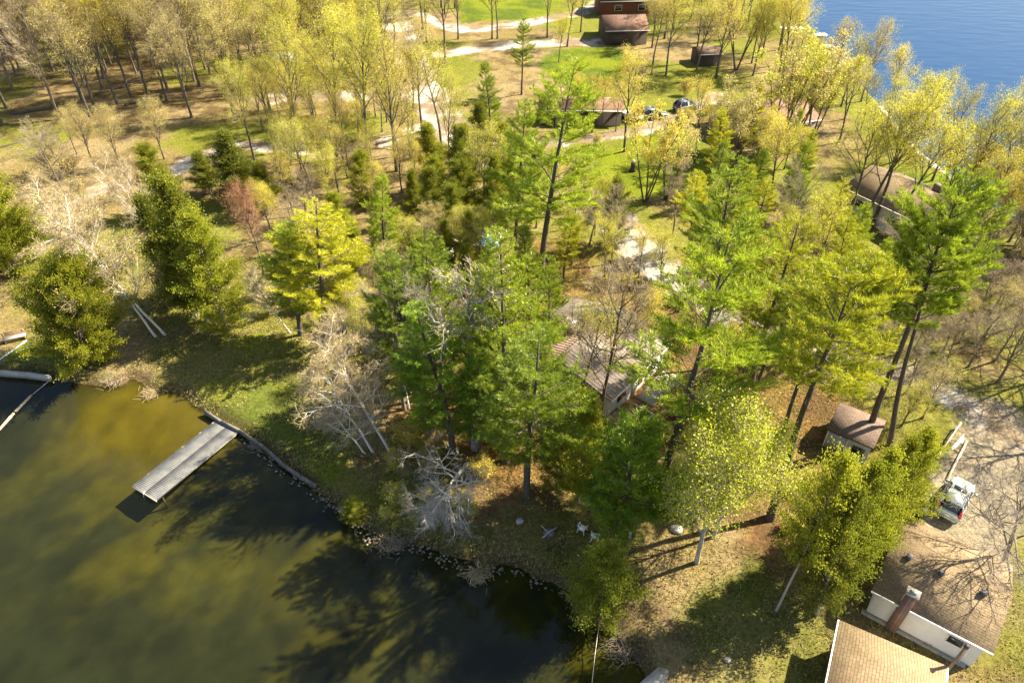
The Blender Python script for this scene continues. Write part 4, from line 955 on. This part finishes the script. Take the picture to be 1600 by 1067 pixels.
def rock_bm(seed, r, sq=.6):
    rg = np.random.default_rng(seed); n1, n2 = 9, 6; V = [(0,0,-r*sq*.8)]
    for i in range(1, n2):
        ph = -math.pi/2+math.pi*i/n2
        for k in range(n1): a = 6.283*k/n1; q = r*rg.uniform(.8,1.12); V.append((q*math.cos(ph)*math.cos(a), q*math.cos(ph)*math.sin(a)*.85, q*math.sin(ph)*sq))
    V.append((0,0,r*sq)); t = len(V)-1
    F = [(0,1+(k+1)%n1,1+k) for k in range(n1)]+[(1+i*n1+k,1+i*n1+(k+1)%n1,1+(i+1)*n1+(k+1)%n1,1+(i+1)*n1+k) for i in range(n2-2) for k in range(n1)]+[(t,t-n1+k,t-n1+(k+1)%n1) for k in range(n1)]
    return V, F
mb = MB(); rg = np.random.default_rng(9)
shore = [G(x, y, -.4) for x, y in ((380,684),(412,708),(446,738),(482,764),(512,786),(540,808),(575,836),(600,852),(636,856),(668,860),(700,876),(738,888),(775,890),(830,906),(880,922),(905,945))]
for a, b_ in zip(shore[:-1], shore[1:]):
    for k in range(26):
        t = rg.random(); p = a+(b_-a)*t+np.array((rg.normal(0,.25), rg.normal(0,.35), 0)); V, F = rock_bm(int(rg.integers(1e6)), rg.uniform(.04,.11))
        mb.add([(v[0]+p[0], v[1]+p[1], v[2]-.38+rg.uniform(0,.05)) for v in V], F)
o = mb.build('shore_rubble', mat('rubble', (.12,.09,.06), .9, color2=(.34,.28,.2), scale=3)); tag(o, 'loose stones along the foot of the sea wall and point', 'stones', kind='stuff')
def rock(px, py, r, label, m='stone', z=None, seed=1, nm='boulder', cat='rock', sq=.6, group=None):
    p = G(px, py); V, F = rock_bm(seed, r, sq); mb = MB(); mb.add(V, F); o = mb.build(nm, M[m], smooth=True)
    o.location = (p[0], p[1], (ground_z(p[0], p[1]) if z is None else z)+r*sq*.35); tag(o, label, cat, group); return o
rock(1057, 829, .50, 'rounded tan boulder right of the tallest pine trunk', seed=2)
rock(812, 817, .32, 'small pale rock left of the fire pit', seed=3)
rock(1003, 803, .35, 'pale square rock left of the tallest pine trunk', seed=4)
rock(533, 792, .30, 'white rock at the waterline right of the tiny cedar bush', seed=5, z=-.4)
rock(577, 810, .20, 'small white rock at the waterline left of the brushy bank', seed=6, z=-.4)
rock(1135, 1044-10, .25, 'small rock in the shaded grass near the concrete slab', seed=7)
# concrete slab and sand boards at the bottom
mb = MB(); mb.slab([G(1000,1066,.15), G(1030,1040,.15), G(1052,1046,.15), G(1020,1092,.15)], .5); tag(mb.build('concrete_slab', M['concrete']), 'tilted concrete slab at the water edge at the bottom', 'slab')
# brush heaps on the bank
def heap(px, py, R, n, label, m='twig_tan', seed=1, h=.5):
    rg = np.random.default_rng(seed); c = G(px, py); it = []
    for k in range(n):
        a = rg.uniform(0, 6.28); p = np.array((c[0]+rg.normal(0,R*.45), c[1]+rg.normal(0,R*.38), ground_z(c[0],c[1])+rg.uniform(0,h)))
        it.append((path(rg, p, (math.cos(a), math.sin(a), rg.uniform(-.2,.5)), rg.uniform(.3,.9)*R, 3, .3, -.08), np.array((.022,.016,.012,.006)), 3))
    V, F = tubes(it); o = bpy.data.objects.new('brush_pile', new_mesh('brush_pile', V, F, [M[m]])); col.objects.link(o); tag(o, label, 'brush pile'); return o
heap(612, 845, 1.0, 260, 'brown brush pile on the dark shore below the point', 'twig_tan', 1)
heap(745, 895, .8, 240, 'rusty reed clump at the tip of the point', 'twig_peach', 2)
heap(232, 610, .8, 200, 'dry reed clump on the cove bank left of the lawn', 'twig_peach', 3, .3)
heap(176, 592, 1.0, 200, 'pale dead brush on the bank beside the rounded cedar bush', 'twig_tan', 4, .4)
heap(1240, 815, .8, 60, 'small stick pile beside the foot of the long bare pine', 'twig_grey', 5, .2)
heap(400, 690, .9, 120, 'dry brush on the sea wall beside the dock', 'twig_grey', 6, .2)
heap(975, 1010, 1.2, 240, 'brown reeds in the shallows near the concrete slab', 'bark_tan', 8, .2)
for i, (a, b_, r_, lb) in enumerate((((590,226),(668,205),.22,'dark fallen log in the clearing left of the gravel road'),((648,222),(712,236),.18,'broken fallen log beside the gravel road bend'),((150,150),(235,128),.25,'long fallen log in the upper left wood'),
    ((20,180),(110,166),.22,'fallen log at the left of the upper wood'),((195,168),(262,146),.2,'fallen log at the edge of the upper left wood'),((0,232),(95,208),.16,'thin fallen log on the brown bank at the left edge'),((560,232),(640,238),.14,'thin fallen log lying under the tall budding maples'))):
    P_ = G(*a); Q_ = G(*b_); rg_ = np.random.default_rng(40+i); P_[2] = ground_z(P_[0], P_[1])+r_*.6; Q_[2] = ground_z(Q_[0], Q_[1])+r_*.4; it = []
    t_ = np.linspace(0, 1, 7)[:, None]; pp = P_+(Q_-P_)*t_+rg_.normal(0, .12, (7, 3))*np.array((1, 1, .2)); it.append((pp, r_*(1-.5*t_[:, 0]), 7))
    for k in range(6): it.append((path(rg_, pp[2+k % 5], unit(rg_.normal(0, 1, 3)+np.array((0, 0, .6))), rg_.uniform(.8, 2.2), 3, .15, 0), r_*.35*np.array((1, .7, .45, .2)), 4))
    V, F = tubes(it); o = bpy.data.objects.new('fallen_log', new_mesh('fallen_log', V, F, [M['bark_dark']], smooth=True)); col.objects.link(o); tag(o, lb, 'log')
# fire pit
e = empty('fire_pit', (*G(857,837)[:2], ground_z(*G(857,837)[:2])), 'round black steel fire pit full of pale ash in the grass', 'fire pit')
n = 20; mb = MB(); V = ring(.46,-.05)[:0]
rg2 = lambda r, z: [(r*math.cos(6.2832*k/n), r*math.sin(6.2832*k/n), z) for k in range(n)]
V = rg2(.46,-.1)+rg2(.48,.28)+rg2(.43,.28)+rg2(.40,.0); mb.add(V, [(j*n+k, j*n+(k+1)%n, (j+1)*n+(k+1)%n, (j+1)*n+k) for j in range(3) for k in range(n)]); part(e, 'rim', mb, M['rust'])
mb = MB(); mb.add(rg2(.41,.12), [tuple(range(n))]); part(e, 'ash_bed', mb, M['ash'])
for a in (.5, 2.4, 4.0): 
    mb = MB(); mb.tube([(.35*math.cos(a+3),.35*math.sin(a+3),.16),(.7*math.cos(a),.7*math.sin(a),.34)], .03, 6); part(e, 'log', mb, M['wood_pale'])
# plastic chairs
def chair(px, py, rz, label):
    p = G(px, py); e = empty('plastic_chair', (p[0], p[1], ground_z(p[0], p[1])+.02), label, 'chair', 'white plastic garden chairs', rz)
    mb = MB(); mb.slab([(-.24,-.24,.44),(.24,-.24,.44),(.21,.22,.41),(-.21,.22,.41)], .03); part(e, 'seat', mb, M['plastic'])
    mb = MB(); pts = [(-.27,.20),(-.2,.27),(-.08,.31),(.08,.31),(.2,.27),(.27,.20)]
    for a, b_ in zip(pts[:-1], pts[1:]): mb.bar((a[0],a[1],.86), (b_[0],b_[1],.86), .04, .06)
    for a in pts: mb.bar((a[0]*.82,a[1]*.85,.42), (a[0],a[1],.86), .05, .02)
    part(e, 'backrest', mb, M['plastic'])
    for s in (-1, 1):
        mb = MB(); mb.bar((s*.27,.20,.66), (s*.29,-.20,.66), .05, .03); mb.bar((s*.29,-.2,.66), (s*.26,-.22,.42), .05, .03); part(e, 'armrest', mb, M['plastic'])
        for q in (-1, 1): mb = MB(); mb.bar((s*.21,q*.21,.43), (s*.28,q*.27,0), .045, .045, (0,1,0)); part(e, 'leg', mb, M['plastic'])
    return e
chair(909, 833, 2.6, 'white plastic garden chair nearer the fire pit'); chair(929, 846, 2.9, 'white plastic garden chair farther right, closer to the small cedar')
mb = MB(); mb.box((0,0,.28), (.16,.16,.56)); mb.add([(-.11,-.11,.56),(.11,-.11,.56),(.11,.11,.56),(-.11,.11,.56),(0,0,.68)], [(0,1,4),(1,2,4),(2,3,4),(3,0,4)])
o = mb.build('marker_post', M['white']); o.location = (*G(983,843)[:2], ground_z(*G(983,843)[:2])); tag(o, 'short white marker post in the shade right of the small cedar', 'post')
# water line, boom, bench, edging
mb = MB(); mb.tube([G(939,958,.9), G(934,990,.25), G(930,1020,-.1), G(924,1075,-.42)], .02, 5); tag(mb.build('mooring_rope', M['wood_pale']), 'thin pale rope running from the small cedar into the water', 'rope')
e = empty('float_boom', G(25,645,-.42), 'line of tan pipe floats on the water at the left edge', 'float boom')
pts = [G(x, y, -.40) for x, y in ((-60,722),(-2,672),(22,645),(24,643),(50,617))]
for a, b_ in ((0,1),(1,2),(3,4)): mb = MB(); mb.tube([pts[a], pts[b_]*.97+pts[a]*.03], .11, 10); q = mb.build('pipe_float', M['pipe_orange'], e)
mb = MB(); mb.tube([pts[4], G(66,604,-.38), G(80,592,-.1)], .03, 6); mb.build('rope', M['wood_pale'], e)
e = empty('park_bench', (*G(26,533)[:2], ground_z(*G(26,533)[:2])), 'weathered bench on the lawn at the left edge', 'bench', rz=.45)
mb = MB()
for k in range(4): mb.box((0,-.2+k*.13,.45), (1.9,.11,.04))
part(e, 'seat', mb, M['wood_grey']); mb = MB()
for k in range(3): mb.box((0,.3+k*.03,.6+k*.13), (1.9,.03,.1))
part(e, 'backrest', mb, M['wood_brown'])
for x in (-.8, .8): mb = MB(); mb.box((x,.0,.21), (.07,.45,.42)); mb.box((x,.3,.45), (.06,.06,.9)); part(e, 'leg', mb, M['wood_brown'])
ed = [G(x, y, .12) for x, y in ((-60,600),(0,562),(20,548),(42,532))]; tag(polybar(ed, .1, .12, .14).build('lawn_edging', M['white']), 'white lawn edging strip at the left edge of the photo', 'edging')
# small white things by the right hand houses
e = empty('gas_tank', (*G(1398,842)[:2], ground_z(*G(1398,842)[:2])), 'white horizontal gas tank between the cedar row and the bungalow roof', 'gas tank', rz=1.05)
mb = MB(); mb.tube([(-.62,0,.5),(-.55,0,.5),(.55,0,.5),(.62,0,.5)], [.12,.28,.28,.12], 14); part(e, 'tank', mb, M['plastic']); mb = MB(); mb.tube([(0,0,.75),(0,0,.86)], .11, 8); part(e, 'dome', mb, M['plastic'])
for x in (-.35,.35): mb = MB(); mb.box((x,0,.14), (.1,.4,.28)); part(e, 'foot', mb, M['metal_dark'])
e = empty('waste_bin', (*G(1433,810)[:2], ground_z(*G(1433,810)[:2])), 'black waste bin at the roof corner below the hatchback', 'bin', rz=.9)
mb = MB(); mb.add([(-.25,-.25,0),(.25,-.25,0),(.25,.25,0),(-.25,.25,0),(-.3,-.3,.95),(.3,-.3,.95),(.3,.3,.95),(-.3,.3,.95)], [(3,2,1,0),(0,1,5,4),(1,2,6,5),(2,3,7,6),(3,0,4,7),(4,5,6,7)]); part(e, 'body', mb, M['rubber'])
mb = MB(); mb.box((0,0,.98), (.66,.66,.07)); part(e, 'lid', mb, M['metal_dark'])
# triangular planter with pale rails at the head of the driveway
e = empty('entrance_planter', G(1482,694), 'triangular gravel planter edged with pale boards at the head of the driveway', 'planter')
a, b_, c = G(1497,668,.3), G(1465,714,.3), G(1512,688,.3); d_ = G(1478,752,.12)
mb = MB(); mb.bar((a[0],a[1],.8), (b_[0],b_[1],.8), .09, .12); mb.bar((a[0],a[1],.4), (b_[0],b_[1],.4), .06, .12); mb.build('rail', M['wood_pale'], e)
for p in (a, (a+b_)/2, b_): mb = MB(); mb.box((p[0],p[1],.4), (.13,.13,.95)); mb.build('post', M['wood_pale'], e)
mb = MB(); mb.bar((c[0],c[1],.12), (d_[0],d_[1],.12), .16, .24); mb.build('edging_board', M['wood_pale'], e)
mb = MB(); mb.slab([(a[0]+.3,a[1]-.5,.16),(b_[0]+.4,b_[1],.16),(c[0]-.3,c[1],.16)], .25); mb.build('gravel_bed', mat('pale_gravel', (.6,.56,.5), .9, var=.35, scale=9), e)
# statue on the lawn
e = empty('garden_statue', (*G(988,268)[:2], ground_z(*G(988,268)[:2])), 'small dark garden statue with a white top on the bright lawn', 'statue')
mb = MB(); mb.tube([(0,0,0),(0,0,.3),(0,0,.9),(0,0,1.15),(0,0,1.3)], [.45,.34,.28,.32,.15], 10); part(e, 'body', mb, M['metal_dark']); mb = MB(); mb.tube([(.03,0,1.3),(.03,0,1.45),(.03,0,1.62)], [.16,.2,.08], 10); part(e, 'head', mb, M['plastic'])
e = empty('wood_stack', (*G(1040,664)[:2], 0), 'reddish firewood stack beside the foot of the cottage deck', 'wood stack', rz=.5)
mb = MB(); rr = random.Random(5)
for i in range(7):
    for j in range(4): mb.tube([(-1+i*.32+(j%2)*.1,-.3,.14+j*.2),(-1+i*.32+(j%2)*.1+rr.uniform(-.05,.05),.35,.14+j*.2)], .12, 6)
part(e, 'logs', mb, M['cedar_wall']); 
for x in (-1.25, 1.35): mb = MB(); mb.box((x,0,.5), (.08,.5,1.0)); part(e, 'post', mb, M['wood_brown'])

# vehicles
def car(px, py, rz, label, paint, cat='car', nm='parked_car', L_=4.3, Wc=1.74, Hc=1.62, group=None):
    p = G(px, py); e = empty(nm, (p[0], p[1], max(0, ground_z(p[0], p[1]))), label, cat, group, rz)   # +x is the nose
    # body: stations along x, ring of points in yz
    st = [(-2.14,.60,.42,.80),(-2.10,.80,.34,.98),(-1.85,.86,.30,1.02),(-1.0,.87,.28,1.0),(.2,.87,.28,.98),(1.0,.86,.28,.95),(1.55,.83,.30,.86),(1.95,.74,.34,.76),(2.14,.52,.42,.66)]
    V = []; F = []; k = L_/4.3; n = 10
    for x, wv, z0, z1 in st:
        zm = (z0+z1)/2
        V += [(x*k,-wv*.9,z0),(x*k,-wv,zm-.1),(x*k,-wv,zm+.1),(x*k,-wv*.93,z1-.05),(x*k,-wv*.6,z1+.015),(x*k,wv*.6,z1+.015),(x*k,wv*.93,z1-.05),(x*k,wv,zm+.1),(x*k,wv,zm-.1),(x*k,wv*.9,z0)]
    for i in range(len(st)-1):
        for j in range(n): F.append((i*n+j, i*n+(j+1)%n, (i+1)*n+(j+1)%n, (i+1)*n+j))
    F += [tuple(range(n-1,-1,-1)), tuple(range((len(st)-1)*n, len(st)*n))]
    mb = MB(); mb.add(V, F); part(e, 'body', mb, paint)
    for f in e.children[-1].data.polygons: f.use_smooth = True
    # glass house
    zb, zr = .97, Hc-.03
    mb = MB(); g0 = [(-2.0*k,-.80),(.98*k,-.78),(.98*k,.78),(-2.0*k,.80)]; g1 = [(-1.62*k,-.62),(.22*k,-.60),(.22*k,.60),(-1.62*k,.62)]
    mb.add([(*q, zb) for q in g0]+[(*q, zr) for q in g1], [(0,1,5,4),(1,2,6,5),(2,3,7,6),(3,0,4,7),(4,5,6,7)]); part(e, 'windows', mb, M['glass'])
    mb = MB(); mb.slab([(-1.72*k,-.56,zr+.02),(-1.66*k,-.64,zr+.02),(.12*k,-.63,zr+.03),(.24*k,-.54,zr+.02),(.24*k,.54,zr+.02),(.12*k,.63,zr+.03),(-1.66*k,.64,zr+.02),(-1.72*k,.56,zr+.02)], .05); part(e, 'roof', mb, paint)
    mb = MB(); mb.box((-.12*k,0,zr+.034), (.42,.86,.02)); part(e, 'sunroof', mb, M['glass'])
    for s in (-1, 1):
        for a, b_ in (((-2.02*k,s*.82,zb),(-1.66*k,s*.64,zr+.01)), ((-.55*k,s*.81,zb),(-.62*k,s*.64,zr+.01)), ((1.0*k,s*.80,zb-.02),(.2*k,s*.62,zr+.01))): mb = MB(); mb.bar(a, b_, .07, .07, (0,1,0)); part(e, 'pillar', mb, paint)
        mb = MB(); mb.bar((-1.5*k,s*.58,zr+.09), (.05*k,s*.58,zr+.09), .04, .04); part(e, 'roof_rail', mb, M['chrome'])
        mb = MB(); mb.bar((-2.10*k,s*.76,.86), (-1.86*k,s*.73,1.28), .14, .16, (0,1,0)); part(e, 'tail_light', mb, M['tail_red'])
        mb = MB(); mb.box((2.0*k,s*.56,.68), (.16,.3,.13), rz=-s*.25); part(e, 'headlight', mb, M['chrome'])
        mb = MB(); mb.box((.80*k,s*.97,1.02), (.14,.22,.14)); part(e, 'wing_mirror', mb, paint)
        for x in (-1.32, 1.32):
            mb = MB(); mb.tube([(x*k,s*.70,.31),(x*k,s*.88,.31)], .315, 18); wh = part(e, 'wheel', mb, M['rubber'])
            mb = MB(); mb.tube([(x*k,s*.87,.31),(x*k,s*.89,.31)], .19, 12); part(e, 'rim', mb, M['chrome'], par=wh)
    mb = MB(); mb.box((-2.15*k,0,.46), (.12,1.4,.2)); part(e, 'bumper', mb, paint)
    mb = MB(); mb.box((-2.165*k,0,.70), (.03,.5,.12)); part(e, 'number_plate', mb, M['plastic'])
    return e
a_, b_ = G(1477,806), G(1499,766)
car(1488, 786, math.atan2(b_[1]-a_[1], b_[0]-a_[0]), 'pale sage green hatchback parked on the gravel driveway', M['paint_sage'], L_=4.3)
car(1020, 186, .2, 'dark car parked on the far gravel drive among shrubs', M['slate_paint'])
car(1072, 172, .5, 'dark car parked at the far end of the gravel drive', M['slate_paint'])
e = empty('covered_boat', G(986,187), 'small white covered boat beside the gravel drive', 'boat', rz=2.6)
mb = MB(); st = [(-1.9,.7,.75),(-.6,.85,.9),(.9,.7,1.0),(1.7,.3,1.05),(2.1,.03,1.05)]; V = []
for x, w_, z in st: V += [(x,-w_,z),(x,-w_*.5,.35),(x,w_*.5,.35),(x,w_,z)]
F = [(i*4+j, i*4+j+1, i*4+j+5, i*4+j+4) for i in range(4) for j in range(3)]+[(0,3,2,1)]; mb.add(V, F); part(e, 'hull', mb, M['plastic'])
mb = MB(); V = []
for x, w_, z in st: V += [(x,-w_,z+.01),(x,0,z+.3*min(1,w_*1.3)+.01),(x,w_,z+.01)]
mb.add(V, [(i*3+j, i*3+j+1, i*3+j+4, i*3+j+3) for i in range(4) for j in range(2)]+[(0,2,1)]); part(e, 'cover', mb, M['siding'])
mb = MB(); mb.box((0,0,.25), (3.0,.9,.12)); part(e, 'trailer', mb, M['metal_dark'])
for i, (px, py, l_, lb) in enumerate(((1243,44,6,'upper small white jetty on the far shore between yellow trees'),(1258,55,9,'middle white jetty on the far shore between yellow trees'),(1280,73,6,'lower white jetty on the far shore between yellow trees'))):
    p = G(px, py); e = empty('jetty', (p[0], p[1], 0), lb, 'jetty', 'white jetties on the far shore', .05)
    mb = MB()
    for k in range(int(l_/.3)): mb.box((k*.3-l_/2,0,.05), (.27,1.6,.06))
    part(e, 'decking', mb, M['white'])
    for x in (-l_/2+.3, l_/2-.5):
        for y in (-.7,.7): mb = MB(); mb.box((x,y,-.8), (.15,.15,1.75)); part(e, 'post', mb, M['wood_grey'])

# ------------------------------------------------------------------ ground cover near the camera
rg = np.random.default_rng(21); Vs = []; Fs = []; n = 150000
gxw = rg.uniform(-45, 34, n*3); gyw = rg.uniform(17, 66, n*3)
jx = np.clip(np.searchsorted(gx, gxw), 1, nx-1); jy = np.clip(np.searchsorted(gy, gyw), 1, ny-1)
ok = (dl[jy, jx] > .25) & (road[jy, jx] < .1) & (fbm(gxw, gyw, 2.2, 77) > .40)
hx = [W(p) for p in ([(1340,800),(1640,840),(1600,1100),(1280,1100)],)]
gxw, gyw = gxw[ok][:n], gyw[ok][:n]; jx = jx[ok][:n]; jy = jy[ok][:n]; n = len(gxw)
z = Z[jy, jx]; h = rg.uniform(.05, .24, n); az = rg.uniform(0, 6.28, n); c = np.stack([gxw, gyw, z+h*.4], 1)
ax = unit(np.stack([rg.normal(0,.5,n), rg.normal(0,.5,n), np.ones(n)*.7], 1)); bx = np.stack([np.cos(az), np.sin(az), 0*az], 1)
V, F = quads(c, ax, bx, h*1.3, rg.uniform(.03,.08,n)); me = new_mesh('dry_grass', V, F, [M['grass_blade']], tint=rg.uniform(0,1,n))
o = bpy.data.objects.new('dry_grass', me); col.objects.link(o); tag(o, 'dry grass and leaf litter on the near banks', 'grass', kind='stuff')
# ------------------------------------------------------------------ labels for the trees of the woods
LM = {'the weathered dock': (290,715), 'the grey ribbed cottage': (940,560), 'the brown shed': (1335,665), 'the hatchback': (1488,785), 'the fire pit': (857,837), 'the blue pool': (755,378),
      'the brown roofed garage': (970,40), 'the long house': (1220,175), 'the white walled lake house': (1385,300), 'the white canopy': (445,102), 'the brown roofed cottage': (610,385),
      'the garden statue': (988,268), 'the entrance planter': (1485,695), 'the rounded cedar bush': (112,520), 'the road bend': (740,235), 'the top left corner': (20,20), 'the gravel path': (340,232),
      'the road fork': (650,110), 'the upper road': (560,10), 'the low cabin': (900,165), 'the right edge road': (1590,610), 'the far jetties': (1258,55), 'the reddish tree': (400,350), 'the dark pointed cedar': (380,260), 'the far seawall': (1455,262), 'the bare wood floor': (180,150)}
LM['the long fallen log'] = (190,140); LM['the left edge log'] = (60,172)
LM.pop('the bare wood floor')
LC = {'bud_tan': 'tan', 'leaf_fresh': 'fresh green', 'bud_gold': 'golden', 'bud_lime': 'pale lime', 'bud_yellow': 'bright yellow', 'bud_red': 'reddish', 'cedar_warm': 'yellow-green', 'pine_yellow': 'yellow-green', 'pine_deep': 'deep green', None: ''}
KN = {'pine': 'pine', 'youngpine': 'young pine', 'cedar': 'dark green cedar', 'bush_cedar': 'cedar bush', 'bud': 'budding maple', 'vase': 'multi stemmed tree', 'leafy': 'poplar', 'bare': 'bare tree', 'birch': 'birch', 'shrub': 'shrub', 'snag': 'dead tree'}
ORD = ['nearest', 'second nearest', 'third nearest', 'fourth nearest', 'fifth nearest', 'sixth nearest', 'seventh nearest', 'eighth nearest', 'ninth nearest', 'tenth nearest', 'eleventh nearest', 'twelfth nearest', 'thirteenth nearest', 'fourteenth nearest', 'fifteenth nearest', 'sixteenth nearest', 'seventeenth nearest', 'eighteenth nearest', 'nineteenth nearest', 'twentieth nearest', 'twenty-first nearest', 'twenty-second nearest', 'twenty-third nearest', 'twenty-fourth nearest']
ORD = ['', 'second along', 'third along', 'fourth along', 'fifth along', 'sixth along', 'seventh along', 'eighth along', 'ninth along', 'tenth along']
buckets = {}
for t in placed:
    if t['group']: t['o']['group'] = t['group']
    if t['label']: continue
    px, py = PX(t['x'], t['y'])
    nr = sorted(LM.items(), key=lambda kv: math.hypot(kv[1][0]-px, kv[1][1]-py)); nm, (lx, ly) = nr[0]
    dx, dy = px-lx, py-ly
    # the second landmark is the one the tree lies towards, seen from the first
    best = max(nr[1:6], key=lambda kv: ((kv[1][0]-lx)*dx+(kv[1][1]-ly)*dy)/(math.hypot(kv[1][0]-lx, kv[1][1]-ly)*math.hypot(dx, dy)+1))
    d = ('right of' if dx > 0 else 'left of') if abs(dx) > abs(dy) else ('below' if dy > 0 else 'above')
    size = 'low' if t['h'] < 2 else 'small' if t['h'] < 6.5 else 'smallish' if t['h'] < 9 else 'medium' if t['h'] < 14 else 'tall' if t['h'] < 17.0 else 'very tall'
    kn = KN[t['key']]; c = LC[t['leaf']]
    if t['key'] == 'cedar' and c: kn = 'cedar'
    if t['key'] == 'bare': c = ''
    buckets.setdefault((' '.join(q for q in (size, c, kn) if q), d, nm, best[0]), []).append((math.hypot(dx, dy), t))
for (desc, d, nm, n2_), L_ in buckets.items():
    L_.sort(key=lambda q: q[0])
    for i, (_, t) in enumerate(L_):
        t['o']['label'] = '%s %s %s towards %s%s' % (desc, d, nm.replace('the ', ''), n2_.replace('the ', ''), ', '+ORD[min(i, 9)] if i else '')
